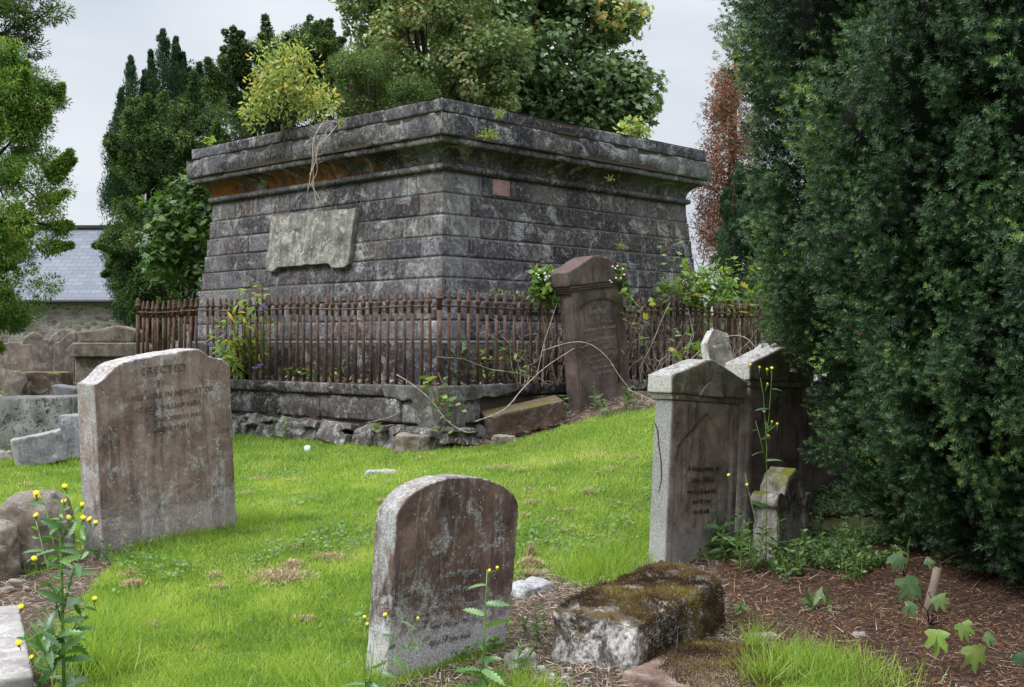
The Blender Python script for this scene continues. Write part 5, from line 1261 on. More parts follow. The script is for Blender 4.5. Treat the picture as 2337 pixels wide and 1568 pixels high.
sowthistle('dark glossy thistle growing up the face of the round-topped headstone',(1100,1505),5.42,
    [([None,(1106,1440),(1108,1370),(1112,1300)],10,.0),([(1112,1310),(1130,1302)],0,0)],[(1117,1302,0),(1135,1295,0)],8,.16,9,.007,.010)
sowthistle('sprawling sow-thistle with yellow heads at the left foot of the round-topped headstone',(838,1560),5.25,
    [([None,(880,1510),(935,1480),(985,1462)],7,0),([None,(850,1500),(855,1460)],4,0),([(930,1480),(950,1440),(958,1415)],2,0),([(880,1500),(900,1450),(890,1410)],2,0),([None,(828,1480),(833,1420)],3,0)],
    [(954,1411,0),(879,1403,0),(832,1408,0),(838,1424,0)],9,.10,6,.005,.011)
sowthistle('thin tall hawkweed-like stem with small yellow flowers before the dark paired headstones',(1748,1120),7.9,
    [([None,(1750,1020),(1746,960),(1742,900),(1735,862)],4,0),([(1748,1010),(1755,950),(1760,880),(1762,845)],3,0),([(1747,990),(1765,975),(1772,968)],1,0),([(1750,1060),(1735,1000),(1724,960)],4,0),([None,(1700,1080),(1675,1090)],2,.1)],
    [(1734,838,0),(1751,843,0),(1762,840,0),(1752,876,0),(1762,962,0),(1774,967,0),(1754,994,0),(1663,1084,0),(1705,1106,0),(1713,832,0)],10,.12,5,.006,.012,low=False)
# --- leafy weeds
def weed(name,label,px,py,n,h,size,mat,proto,seed,spread=.12,per=2,nl=8,lean=0,group=None,cat='weed'):
    rs=np.random.RandomState(seed); q=GP(px,py); b=Vector((q.x,q.y,g1(q.x,q.y))); st=MB();lv=[]
    for i in range(n):
        a=b+Vector((rs.normal()*spread*.5,rs.normal()*spread*.5,0)); a.z=g1(a.x,a.y); hh=h*(.6+.5*rs.rand())
        t=a+Vector((rs.normal()*.12*hh+lean*hh,rs.normal()*.12*hh,hh)); pts=curvy(a,t,0,5,rs,.01); st.tube(pts,[.004,.0035,.003,.002,.001],4)
        lv.append(onstem(pts,nl,proto,size,rs,.9,.35,.1,1,per,.0,.5))
    return plant(name,label,b,st,lv,mat,cat=cat,group=group)
weed('willowherb','leafy willowherb clump at the foot of the small scrolled headstone',1712,1290,12,.34,.085,'weed',LANCE,21,.3,2,9)
weed('thistle_rosette','sow-thistle leaning beside the dark pedimented headstone base',1655,1262,5,.3,.15,'thistle',JAG,22,.2,1,7,-.3)
weed('willowherb','small green sprig between the flat slab and the kerb block',1215,1450,4,.18,.06,'weed',LANCE,23,.1,2,7)
weed('willowherb','little green sprig over the angular broken stone',1188,1545,3,.16,.07,'weed',LANCE,24,.06,2,6)
weed('willowherb','low grey-green weed at the left corner of the broad headstone',262,1285,9,.16,.05,'weed',LANCE,25,.22,2,7)
weed('willowherb','green weed growing out of the rubble footing of the low wall',650,1005,6,.35,.08,'weed',LANCE,26,.2,2,9)
weed('willowherb','weed at the foot of the tall tilting dark red headstone',1380,940,9,.3,.10,'weed',LANCE,27,.4,2,7)
weed('willowherb','pale green weeds before the pale cube block',178,1035,8,.42,.07,'weed',LANCE,28,.3,2,9)
weed('willowherb','thin weeds before the tilted pale slab',100,1045,6,.38,.06,'weed',LANCE,29,.35,2,8)
weed('dock_plant','broad leaved dock rosette on the litter before the needle bed',1865,1390,5,.05,.12,'weed',LANCE,30,.05,2,3)
weed('willowherb','small rosette weed right of the willowherb clump',1693,1405,4,.06,.07,'weed',LANCE,36,.05,2,3)
weed('nettle','nettle clump on the shady ground right of the scrolled headstone',1850,1290,22,.2,.06,'weed',LEAF,31,.5,2,7)
weed('nettle','low nettles behind the scrolled headstone under the yew edge',1900,1190,22,.2,.055,'weed',LEAF,32,.9,2,6)
weed('dock_plant','round leaf cluster at the bottom of the tall sow-thistle',172,1545,4,.05,.10,'weed',LEAF,33,.06,2,3)
# --- sycamore seedlings
def sycseed(label,stems,d,size,nl,seed,mat='seedling',ds=0,pet=.1):
    rs=np.random.RandomState(seed); st=MB();lv=[]; b0=None
    for k,pp in enumerate(stems):
        dd=d+rs.normal()*ds
        pts=[P(x,y,dd) for x,y in pp]
        if b0 is None: b0=pts[0]
        st.tube(pts,[.008-.006*i/(len(pts)-1) for i in range(len(pts))],5)
        lv.append(onstem(pts,nl,MAPLE,size,rs,1,.15,.25,1,2,.0,.55,pet,st,.35))
    return plant('sycamore_seedling',label,b0,st,lv,mat,'twigbrown')
sycseed('tall bright sycamore seedling against the right face of the mausoleum',[[(1552,760),(1545,680),(1535,600),(1527,540)],[(1552,700),(1570,640),(1580,600)],[(1550,720),(1530,670),(1518,640)]],16.6,.17,12,51)
sycseed('bright sycamore seedling just right of the mausoleum wall end behind the railing',[[(1640,790),(1650,700),(1660,640),(1655,590)],[(1643,760),(1625,690),(1610,650)]],18.0,.21,13,52,ds=0,pet=.16)
sycseed('bushiest bright sycamore seedling over the right end of the railing',[[(1680,790),(1690,700),(1705,640),(1710,575)],[(1684,755),(1670,690),(1630,610)]],18.4,.21,13,55,ds=0,pet=.16)
sycseed('sycamore seedling nearest the yew above the railing corner',[[(1700,780),(1725,690),(1745,640),(1735,600)],[(1710,745),(1760,690),(1765,665)]],18.7,.21,13,56,ds=0,pet=.16)
sycseed('pale yellow-green seedling leaves poking between the railing bars on the right',[[(1560,830),(1555,790),(1565,760),(1560,740)],[(1590,830),(1580,810),(1570,795)]],15.4,.15,7,53)
sycseed('seedling beside the right edge of the tilting red headstone',[[(1420,850),(1440,770),(1432,720),(1436,690)],[(1430,760),(1455,700),(1462,670)]],15.0,.15,7,54)
# big leaves under the yew
def bigleaf(label,items,d,seed):
    rs=np.random.RandomState(seed); st=MB(); pos=[];ups=[];dirs=[];sz=[];b=GP(items[0][0],items[0][1]+70); b=Vector((b.x+.12,b.y+.1,g1(b.x,b.y)))
    for (px,py,s,a,rn) in items:
        p=P(px,py,d+rs.normal()*.06); pos.append(p); dirs.append(Vector((math.sin(a),-.35,math.cos(a)))); ups.append(Vector((rs.normal()*.2,-.8,.6))); sz.append(s)
        st.tube(curvy(b,p,.05,5,rs,.01),[.004,.0035,.003,.0025,.002],4)
    e=thing('maple_seedling',label,'seedling',b)
    st.v=[tuple(Vector(v)-b) for v in st.v]; st.build('stem',M['twigbrown'],e,True)
    pos=np.array(pos);Rm=frames_dir(np.array(dirs),np.array(ups))
    for i,it in enumerate(items):
        V,Fc,A=scatter((np.array(MAPLE[0])*np.array([1+.2*rs.normal(),1,2.2])+rs.normal(size=(len(MAPLE[0]),3))*.025,MAPLE[1]),pos[i:i+1],Rm[i:i+1],np.array([sz[i]]),np.array([it[4]])); obj('leaf',arr_mesh('leaf',V-np.array(b,np.float32),Fc,M['bigleaf'],{'rnd':np.clip(A,0,1)}),e)
bigleaf('dull green maple leaves hanging at the dark lower edge of the yew',[(2032,1255,.13,2.6,.15),(2062,1300,.20,2.9,.18),(2105,1272,.09,2.2,.1)],6.25,61)
bigleaf('bright maple leaves on the needle bed beneath the yew',[(2085,1365,.11,3.6,.12),(2130,1350,.11,2.6,.3),(2140,1420,.17,3.3,.62),(2190,1408,.13,2.8,.5),(2215,1460,.16,3.0,.48),(2240,1440,.10,2.4,.3),(2320,1480,.12,2.8,.1)],5.75,62)
sn=GP(2124,1400); e=thing('tree_stump','small pale grey broken stem standing in the needle litter','stump',(sn.x,sn.y,g1(sn.x,sn.y)))
m=MB(); m.tube([(-.03,0,-.05),(.0,0,.08),(.03,.02,.17),(.05,.03,.26)],[.034,.030,.028,.024],8); m.build('stem',simple('grey_brown_bark',(.14,.11,.08)),e,True)
# --- brambles on the tomb side
def bramble(label,cpx,d,rad,ncl,size,seed,canes=(),flowers=(),mat='bramble',nper=16,dz=.2):
    rs=np.random.RandomState(seed); s=d/F; c=pxc(cpx[0],cpx[1],d); cl=shellpts(c,(rad[0]*s,dz,rad[1]*s),ncl,rs,.3)
    st=MB(); b=Vector((c[0],c[1],1.1))
    for q in cl[::2]: st.tube(curvy(b,q,.1,5,rs,.03),[.005,.004,.004,.003,.002],4)
    for pp in canes: st.tube([P(x,y,d-.1) for x,y in pp],[.006-.004*i/(len(pp)-1) for i in range(len(pp))],5)
    lv=[leafcloud(cl,.10,nper,LEAF,size,rs,.8,.6,rspread=.25)]
    for pp in canes: lv.append(onstem([P(x,y,d-.1) for x,y in pp],9,LEAF,size*.8,rs,.9,.3,.3,1,2,0,.6))
    fls=[]
    for (px,py) in flowers:
        fl=MB(); fls.append(('flower_cluster',fl,'whitepet'))
        for k in range(3): daisy(fl,P(px+rs.normal()*5,py+rs.normal()*5,d-.3),.013,(0,-1,.4),5)
    return plant('bramble',label,b,st,lv,mat,'twigbrown',flowers=fls)
bramble('green bramble bush over the railing left of the tilting red headstone',(1243,655),14.55,(30,48),19,.11,71,[[(1215,700),(1190,672),(1160,668),(1115,664)]],[(1222,628),(1240,632),(1246,640)])
bramble('small bramble with white flowers right of the tilting red headstone',(1412,640),14.9,(20,40),11,.10,72,[],[(1403,610),(1415,620),(1400,640)])
bramble('yellowing bramble and ivy tangle over the right-hand railing',(1590,655),17.0,(95,46),30,.10,73,[[(1560,700),(1500,620),(1480,600)]],[(1565,640),(1580,632)],'seedling')
bramble('low brambles behind the railing at its near corner',(1115,830),14.4,(120,42),26,.075,74,dz=.5,nper=7)
bramble('low greenery at the foot of the mausoleum plinth behind the left railing',(800,850),15.4,(190,14),24,.07,75,dz=.4,nper=7)
# corner trailing bramble
rs=np.random.RandomState(77); st=MB();lv=[]
for pp in ([(985,850),(1005,900),(1018,940),(1010,985),(1000,1010)],[(1000,850),(1025,915),(1040,940),(1062,925)],[(990,870),(1030,960),(1050,990),(1040,1010)],[(980,850),(985,880),(1000,930)]):
    pts=[P(x,y,12.95) for x,y in pp]; st.tube(pts,[.005,.004,.004,.003,.002][:len(pts)],5); lv.append(onstem(pts,11,LEAF,.125,rs,.9,.1,.05,1,1,0,.6,.04,st))
plant('bramble','trailing bramble with berries hanging over the near corner of the low wall',P(990,880,12.95),st,lv,'bramble','twigbrown')
# --- dead bramble thicket behind the right railing
rs=np.random.RandomState(78); tk=MB()
for k in range(420):
    u=rs.uniform(1.3,6.4); o_=rs.uniform(2.95,3.34) if k<330 else rs.uniform(3.42,3.62)
    p=corner(o_)+DR*u; a=Vector((p.x,p.y,1.08)); u2=u+rs.normal()*.7; o2=rs.uniform(2.95,3.36) if k<330 else o_
    q=corner(o2)+DR*u2; h=rs.uniform(.25,1.05)*(1 if rs.rand()<.85 else .35); c=Vector((q.x,q.y,1.08+h)); pts=curvy(a,c,rs.uniform(-.05,.28),6,rs,.05); r=rs.uniform(.0022,.0065)
    tk.tube(pts,[r,r,r*.9,r*.8,r*.6,r*.35],4,a=rs.rand())
e=thing('dead_bramble_thicket','tangle of dead brown bramble stems filling the enclosure behind the right railing','dead plant',(corner(3.2)+DR*3).to_tuple())
tk.v=[tuple(Vector(v)-Vector(e.location)) for v in tk.v]; tk.build('stems',bark('dead_bramble_stems',(.10,.07,.053),(.46,.38,.32),5),e)
def cane(label,pp,d0,d1,r=.007,side=()):
    n=len(pp); pts=[P(x,y,d0+(d1-d0)*i/(n-1)) for i,(x,y) in enumerate(pp)]; b=pts[0]; m=MB()
    # smooth the path
    sm=[]; 
    for i in range(n-1):
        p0=pts[max(0,i-1)];p1=pts[i];p2=pts[i+1];p3=pts[min(n-1,i+2)]
        for t in np.linspace(0,1,6,endpoint=False): sm.append(.5*((2*p1)+(p2-p0)*t+(2*p0-5*p1+4*p2-p3)*t*t+(-p0+3*p1-3*p2+p3)*t**3))
    sm.append(pts[-1]); m.tube([p-b for p in sm],[r*(1-.5*i/len(sm)) for i in range(len(sm))],6)
    for (i,dx,dy,l) in side: a=sm[i]; m.tube([a-b,a-b+Vector((dx*l,0,dy*l))],[r*.5,r*.2],4)
    o=m.build('dead_cane',M['twig'],None,True,loc=b); return tag(o,label,'dead stem')
cane('long bleached cane rising from the fallen block to arch across the red headstone',[(1085,962),(1150,935),(1195,885),(1245,838),(1310,795)],12.6,13.9,.007,((8,.5,.4,.1),(14,-.3,.5,.09)))
cane('bleached cane arching down over the face of the tilting red headstone',[(1240,800),(1300,782),(1345,785),(1385,815),(1415,860),(1440,890)],14.1,13.9,.007,((12,-.8,-.4,.12),))
cane('thin bleached cane running down across the low wall corner',[(905,855),(945,880),(985,915),(1020,960),(1060,985),(1085,985)],13.0,12.7,.006)
cane('short curled pale root hanging on the low wall',[(838,965),(880,955),(905,945),(910,932)],13.55,13.6,.005)
cane('thin pale cane fallen between the red headstone and the pedimented one',[(1425,885),(1470,905),(1510,922)],14.0,13.6,.006)
cane('pale dead stem rising through the right-hand railing',[(1225,860),(1240,790),(1262,720),(1272,690)],14.2,14.4,.006)
cane('white dead stem crossing the bars right of the red headstone',[(1460,840),(1490,780),(1510,730),(1530,690)],14.9,15.2,.006)
cane('grey cane crossing before the narrow pale pointed headstone',[(1560,840),(1610,790),(1660,768),(1700,770),(1730,800)],12.0,11.2,.006)
# dangling dead roots over the cornice
for i,(lab,pp) in enumerate((('longest bleached root dangling over the cornice below the yellow shrub',[(765,280),(738,278),(722,310),(716,360),(715,410),(722,470)]),('bleached root curling down the cornice left of the longest one',[(760,278),(735,285),(716,320),(712,380),(702,440)]),('bleached root with side twigs right of the others on the cornice',[(755,290),(745,300),(722,340),(724,390),(712,420),(730,455)]),('thin dead root looping from the blocking course to the cornice edge',[(770,285),(750,310),(728,330),(720,370),(706,400)]))):
    cane(lab,pp,15.75,15.4,.009,((10,-.6,.4,.22),(16,.6,.3,.15)))
# --- golden shrub on the roof
D=16.4; s=D/F; rs=np.random.RandomState(81)
cl=np.concatenate([shellpts(pxc(650,195,D),(70*s,.45,72*s),46,rs,.3,noise_=.6),shellpts(pxc(718,225,D),(46*s,.35,46*s),26,rs,.3,noise_=.5),shellpts(pxc(585,245,D),(34*s,.25,40*s),12,rs,.3),shellpts(pxc(612,150,D),(30*s,.25,34*s),9,rs,.3),shellpts(pxc(700,140,D),(22*s,.2,46*s),8,rs,.3),shellpts(pxc(655,120,D),(26*s,.2,20*s),6,rs,.3)])
b=Vector((pxc(640,0,D)[0],D,4.42)); st=MB(); limb_tree(st,b-Vector((0,0,.03)),pxc(655,210,D),.03,6,rs,1,cl[::2])
plant('golden_shrub','yellow-green leafy shrub sprouting from the mausoleum cornice',b,st,[leafcloud(cl,.14,24,(np.array(LEAF[0])*np.array([.85,1,1]),LEAF[1]),.074,rs,1.1,.4,mode='d',rspread=.24)],'gold','twigbrown',cat='shrub')
D=17.6; rs=np.random.RandomState(82); s=D/F
cl=shellpts(pxc(1445,295,D),(36*s,.15,20*s),12,rs,.3); b=Vector((pxc(1450,0,D)[0],D,4.58)); st=MB()
st.tube([b,P(1470,285,D),P(1490,258,D)],[.01,.006,.002],5)
plant('roof_shrub','small yellow-green bush with one long twig on the right parapet',b,st,[leafcloud(cl,.09,26,LEAF,.08,rs,.8,.6,mode='d',rspread=.25),onstem([b,P(1470,285,D),P(1490,258,D)],9,LEAF,.07,rs,.9,.4,.4,1,1,0,.3)],'gold','twigbrown',cat='shrub')
p=P(470,325,18.0); b=Vector((p.x,p.y,4.57)); rs=np.random.RandomState(83)
plant('maple_sprig','tiny bright green sprig at the left end of the parapet',b,MB(),[leafcloud(np.array([tuple(p),tuple(p+Vector((.05,0,.03)))]),.07,7,MAPLE5,.11,rs,.6,.6,rndbase=[.8,.9])],'seedling')
def fern(label,px,py,d,n,L,seed,a0=-1.0,a1=1.0):
    rs=np.random.RandomState(seed); b=P(px,py,d); st=MB();lv=[]
    for i in range(n):
        a=a0+(a1-a0)*i/(n-1); tip=b+Vector((math.sin(a)*L,-L*.35,math.cos(a)*L))*rs.uniform(.75,1.1); pts=curvy(b,tip,.03,6,rs,.005); st.tube(pts,[.002]*6,4)
        lv.append(onstem(pts,16,LANCE,L*.34,rs,1,.25,.08,1,2,0,.5,taper=.75))
    return plant('fern',label,b,st,lv,'fern',cat='fern')
fern('bright fern tuft on the right parapet near the corner',1138,272,14.45,5,.15,91,-.6,1.0)
fern('bright fern growing from the right cornice lip below the parapet',1117,318,14.3,7,.16,92,-1.5,1.6)
fern('small fern beside the dangling roots on the left cornice',780,290,15.2,5,.13,93,-1,.6)
fern('tiny pale fern under the right cove',1391,415,16.2,4,.10,94,-1,1.4)
fern('tiny fern in the wall crack above the red headstone',1415,568,16.2,3,.14,95,-1,1.6)
fern('little sedge-like tuft on the low wall face',859,980,13.6,8,.10,96,-1.6,1.6)
# --- buddleja
D=17.0; s=D/F; rs=np.random.RandomState(97); st=MB();lv=[]
b=bpt(560,16.6); b=Vector((b[0],b[1],1.08))
tips=[(482,760),(500,730),(520,690),(545,660),(575,650),(600,655),(610,745),(625,730),(560,700),(590,720),(530,770),(505,800),(575,790),(600,800),(490,790)]
bfl=[]
for k,(px,py) in enumerate(tips):
    t=P(px,py,16.4-.35*(k%3)); pts=curvy(b+Vector((rs.normal()*.05,0,0)),t,.06,7,rs,.03); st.tube(pts,[.010,.008,.007,.006,.005,.004,.002],5); lv.append(onstem(pts,16,LANCE,.20,rs,.9,.35,.12,1,2,0,.5,taper=.35))
for (px,py,a,c) in((484,786,-1.3,0),(484,830,-1.25,0),(600,701,.2,0),(588,836,.9,0),(513,757,1.2,0),(507,795,1.5,0),(590,640,1.2,1),(468,775,-1.4,1),(575,665,-1.4,1),(505,758,-1.2,1),(557,738,-1,1),(600,663,1.4,1)):
    p=P(px,py,15.75); d=Vector((math.sin(a),-.2,math.cos(a)*.5)); tgt=MB(); bfl.append(('flower_spike' if c==0 else 'withered_spike',tgt,'purple' if c==0 else 'rustflower'))
    for q in range(60 if c==0 else 36):
        t=rs.rand(); r=.035*(1-t*.75)*(1 if c==0 else .6); w=p+d*(t*.17-.08)+Vector(unit(1,rs)[0]*r); tgt.add([w+Vector(rs.normal(size=3)*.009) for _ in range(3)],[(0,1,2)],rs.rand())
plant('buddleja','yellowing buddleja with purple flower spikes growing through the left railing',b,st,lv,'budd','twigbrown',flowers=bfl,cat='shrub')
# ================================================================ ground sheet, grass, litter
D1=[(850,1640),(860,1566),(1150,1485),(1160,1325),(1240,1300),(1330,1340),(1480,1278),(1690,1270),(1720,1200),(1830,1130),(1880,1085),(2700,1085),(2700,1900),(2100,1900),(2060,1640),(1900,1525),(1830,1492),(1775,1518),(1745,1568),(1730,1700),(1250,1700),(1140,1575),(1000,1580)]
D2=[(150,1255),(242,1262),(262,1300),(215,1330),(190,1380),(200,1440),(175,1568),(100,1700),(-200,1700),(-200,1305),(0,1310),(100,1305)]
D3=[(1075,1022),(1200,998),(1290,968),(1400,946),(1490,928),(1560,915),(1700,905),(1700,820),(1000,820),(1000,1018)]
W1=[(1810,1130),(1880,1085),(1960,1090),(2050,1240),(1980,1260),(1840,1310)]
LIT=[(1640,1290),(1700,1275),(1830,1290),(2000,1230),(2700,1180),(2700,1900),(2100,1900),(2060,1640),(1900,1525),(1760,1470),(1660,1420)]
def masks(x,y,z):
    y=np.maximum(y,.5); px,py=to_px(x,y,z); n1=(fbm(np.stack([x,y,0*x],1),3.5,3)-.5)*60/np.maximum(y,3)*6
    px=px+n1; py=py+n1*.45
    dirt=in_poly(px,py,D1)|in_poly(px,py,D2)|in_poly(px,py,D3); w=in_poly(px,py,W1); lit=in_poly(px,py,LIT)
    dx=(x-C0.x)*DL.x+(y-C0.y)*DL.y; dy=(x-C0.x)*DR.x+(y-C0.y)*DR.y; inside=(np.abs(dx)<AW+.02)&(np.abs(dy)<AW+.02)
    back=y>26
    return dirt|inside,w,lit&dirt,inside
xs=np.concatenate([-np.geomspace(9,900,26)[::-1],np.arange(-8.9,9,.09),np.geomspace(9.1,900,26)]); ys=np.concatenate([-np.geomspace(1.2,500,12)[::-1]+2.2,np.arange(1.4,21,.09),np.geomspace(21.2,1500,36)])
X,Y=np.meshgrid(xs,ys); x=X.ravel();y=Y.ravel(); z=ground(x,y); v0=np.stack([x,y,z],1); near=(np.abs(x)<9)&(y<21)
z=z+np.where(near,(fbm(v0,6,3)-.5)*.03,0)
dirt,w,lit,ins=masks(x,y,z); z=np.where(dirt&near&~ins,z-.012+(fbm(v0,14,2)-.5)*.03,z); z=np.where(ins,np.minimum(z,.9),z)
V=np.stack([x,y,z],1); nx=len(xs); q=np.array([(j*nx+i,j*nx+i+1,(j+1)*nx+i+1,(j+1)*nx+i) for j in range(len(ys)-1) for i in range(nx-1)])
turf=np.where(dirt,0.,1.); turf=np.where(w,.35,turf)
me=arr_mesh('ground',V,q,M['ground'],{'turf':turf,'litter':lit.astype(float)},True); tag(obj('ground',me),kind='structure')
# --- grass
BL=([(-.5,0,0),(.5,0,0),(-.36,.5,.10),(.36,.5,.10),(0,1,.42)],[(0,1,2),(1,3,2),(2,3,4)])
def blades(n,bear,dr,rs,h,w,lean=.35,mask=True,poly=None,rmean=.5,pw=1.0,extra=None):
    """n blades spread over bearings bear and distances dr"""
    u=rs.rand(n); y=(dr[0]**(1-pw)+u*(dr[1]**(1-pw)-dr[0]**(1-pw)))**(1/(1-pw)) if pw!=1 else dr[0]*(dr[1]/dr[0])**u
    x=y*rs.uniform(bear[0],bear[1],n); z=ground(x,y)
    dirt,ww,lit,ins=masks(x,y,z); keep=np.ones(n,bool)
    if mask: keep=~dirt & (~ww|(rs.rand(n)<.25))
    x,y,z=x[keep],y[keep],z[keep]; return x,y,z
def grass_obj(name,label,sets,mat,kind='stuff',cat='grass'):
    V,Fc,A=join(sets); return tag(obj(name,arr_mesh(name,V,Fc,mat,{'rnd':A})),label,cat,kind=kind)
def bladeset(x,y,z,h,w,rs,lean=.4,rm=None,sp=.16,face=True):
    n=len(x); d=np.stack([rs.normal(size=n)*lean,rs.normal(size=n)*lean,np.ones(n)],1)
    up=np.stack([rs.normal(size=n),rs.normal(size=n)-.6,0*x],1)
    R_=frames_dir(d,up); hh=h*(.55+.75*rs.rand(n)); ww=w*(.7+.6*rs.rand(n))
    p=np.stack([x,y,z-.004],1); patch=fbm(p,.9,3)*.45+fbm(p,3.2,3)*.4+fbm(p,11,2)*.15
    A=np.clip((.5+(patch-.5)*1.7 if rm is None else rm)+rs.normal(size=n)*sp,0,1)
    return scatter(BL,p,R_,np.stack([ww,hh,hh],1),A)
rs=np.random.RandomState(201); sets=[]
x,y,z=blades(400000,(-.48,.36),(4.4,16.8),rs,0,0,pw=1.35)
pp=np.stack([x,y,0*x],1); hmul=.35+1.25*fbm(pp,2.3,4)
sets.append(bladeset(x,y,z,.052*hmul,.0032*(y/5.5)**.75,rs,.45))
x,y,z=blades(70000,(-.95,-.48),(4.0,14),rs,0,0,pw=1.35); sets.append(bladeset(x,y,z,.055,.0055*(y/5.5)**.75,rs,.45))
x,y,z=blades(14000,(-.50,-.30),(15,28),rs,0,0,pw=.5); sets.append(bladeset(x,y,z,.08,.018,rs))
# clover and plantain patches, scattered dead leaves
x,y,z=blades(60000,(-.46,.34),(4.4,13),rs,0,0,pw=1.2); pn=fbm(np.stack([x,y,0*x],1),1.9,4); k=(pn>.60)&(rs.rand(len(x))<.8); x,y,z=x[k],y[k],z[k]; n=len(x)
sets.append(scatter(([(0,-.5,0),(.5,0,.1),(0,.5,0),(-.5,0,.1),(0,0,-.02)],[(4,0,1),(4,1,2),(4,2,3),(4,3,0)]),np.stack([x,y,z+.035+.02*rs.rand(n)],1),frames(np.stack([rs.normal(size=n)*.4,rs.normal(size=n)*.4-.2,np.ones(n)],1),rs.rand(n)*6),.026*(.6+.8*rs.rand(n)),np.clip(.16+rs.normal(size=n)*.1,0,1)))
# longer unmown tufts
def tuft(px,py,n,spread,h,w=.004,lean=.5,rm=.45):
    q=GP(px,py); x=q.x+rs.normal(size=n)*spread; y=q.y+rs.normal(size=n)*spread; z=ground(x,y); return bladeset(x,y,z,h,w,rs,lean,rm)
for a in((1390,1300,900,.16,.16),(1330,1320,400,.1,.13),(1440,1260,400,.12,.12),(1480,1220,300,.08,.11),(560,1190,500,.14,.13),(600,1185,250,.1,.12),(330,1245,300,.1,.10),(420,1222,300,.1,.09),(230,1470,900,.12,.2),(260,1420,400,.12,.14),(200,1530,700,.1,.22),(800,1560,700,.14,.14),(1180,1575,500,.12,.12),
          (1830,1525,900,.12,.14),(1920,1540,900,.15,.12),(1720,1480,90,.04,.20),(1745,1560,300,.06,.16),(1340,990,400,.25,.12),(1270,1005,300,.2,.12),(180,1215,350,.12,.14),(640,1015,300,.3,.1),(840,1020,300,.4,.1),(900,1030,250,.3,.1),(60,1050,300,.3,.16),(1560,1450,120,.05,.10),(1300,1480,70,.2,.08)):
    sets.append(tuft(*a))
grass_obj('grass','short bright green mown grass covering the churchyard','g' and sets,M['grass'])
# --- near-right grass patch and its fringe
rs=np.random.RandomState(202); n=30000; x=rs.uniform(.9,2.6,n); y=rs.uniform(4.4,6.1,n); z=ground(x,y); px,py=to_px(x,y,z); jj=(fbm(np.stack([x,y,0*x],1),5,3)-.5)*120
k=in_poly(px+jj,py+jj*.5,[(1665,1700),(1672,1560),(1700,1505),(1760,1470),(1850,1490),(1960,1545),(2080,1640),(2080,1700)]); 
# --- clippings
rs=np.random.RandomState(203); cs_=[]
for (px,py,n,sx,sy,h) in((640,1322,900,.16,.10,.03),(668,1296,260,.05,.06,.04),(755,1278,330,.10,.05,.03),(672,1258,90,.04,.03,.03),(302,1342,300,.055,.04,.04),(298,1318,120,.045,.03,.03),(700,1420,90,.05,.03,.02),(350,1435,60,.03,.02,.02),(490,1320,80,.04,.03,.02),(500,1345,60,.04,.02,.02),
    (1210,1295,420,.08,.05,.07),(1213,1270,200,.03,.03,.12),(1212,1315,200,.1,.03,.03),(1345,1128,120,.06,.05,.04),(1255,1126,60,.04,.03,.04),(1207,1125,80,.05,.04,.03),(1140,1072,200,.14,.08,.03),(1190,1078,120,.12,.06,.03),(1430,1046,140,.14,.08,.03),(1500,1060,60,.1,.05,.02),(1215,1152,150,.1,.07,.03),(1290,1218,60,.03,.03,.04),
    (590,1098,120,.1,.06,.03),(1400,1075,90,.09,.06,.03),(870,1150,70,.05,.04,.03),(880,1235,60,.05,.05,.03),(560,1130,60,.06,.05,.02),(660,1100,60,.08,.05,.02),(1190,1180,60,.05,.04,.02),(1265,1195,60,.05,.04,.02),(60,1110,70,.1,.05,.02),(1300,1170,50,.05,.04,.02),(960,1050,50,.08,.04,.02)):
    n=int(n*1.3); q=GP(px,py); x=q.x+rs.normal(size=n)*sx*.6; y=q.y+rs.normal(size=n)*sy*.8; r2=((x-q.x)/sx)**2+((y-q.y)/sy)**2; z=ground(x,y)+.022+h*.75*np.exp(-r2)*rs.rand(n)
    d=np.stack([rs.normal(size=n),rs.normal(size=n),rs.normal(size=n)*.35],1); cs_.append(scatter(BL,np.stack([x,y,z],1),frames_dir(d,np.tile(np.array([[0,0,1.]]),(n,1))),np.stack([np.full(n,.0045),.035*(.5+rs.rand(n)),np.full(n,.02)],1),np.clip(.5+rs.normal(size=n)*.25,0,1)))
grass_obj('dry_grass_clippings','dry brown mown clippings lying in clumps on the lawn',cs_,M['clip'],cat='grass clippings')
# --- weedy ground cover between the scrolled headstone and the yew
rs=np.random.RandomState(209); n=60000; x=rs.uniform(1.6,3.6,n); y=rs.uniform(6.9,11,n); z=ground(x,y); px,py=to_px(x,y,z); jj=(fbm(np.stack([x,y,z],1),4,3)-.5)*90
k=in_poly(px+jj,py+jj*.4,[(1690,1300),(1700,1230),(1800,1140),(1880,1080),(1990,1075),(2070,1240),(2010,1300),(1900,1335),(1760,1345)])&(fbm(np.stack([x,y,z],1),3,3)>.50); x,y,z=x[k],y[k],z[k]; n=len(x)
hh=.10*fbm(np.stack([x,y,z],1),2.4,3)*rs.rand(n)
wc=[scatter(LEAF,np.stack([x,y,z+.012+hh],1),frames(np.stack([rs.normal(size=n)*.5,rs.normal(size=n)*.5-.3,np.ones(n)],1),rs.rand(n)*6.28),.032*(.5+.9*rs.rand(n)),np.clip(.45+rs.normal(size=n)*.25,0,1))]
k=rs.rand(n)<.3; wc.append(bladeset(x[k],y[k],z[k],.10,.0035,rs,.6,.3))
grass_obj('weed_cover','low nettles and weeds carpeting the shady strip by the yew',wc,M['weed'],cat='weeds')
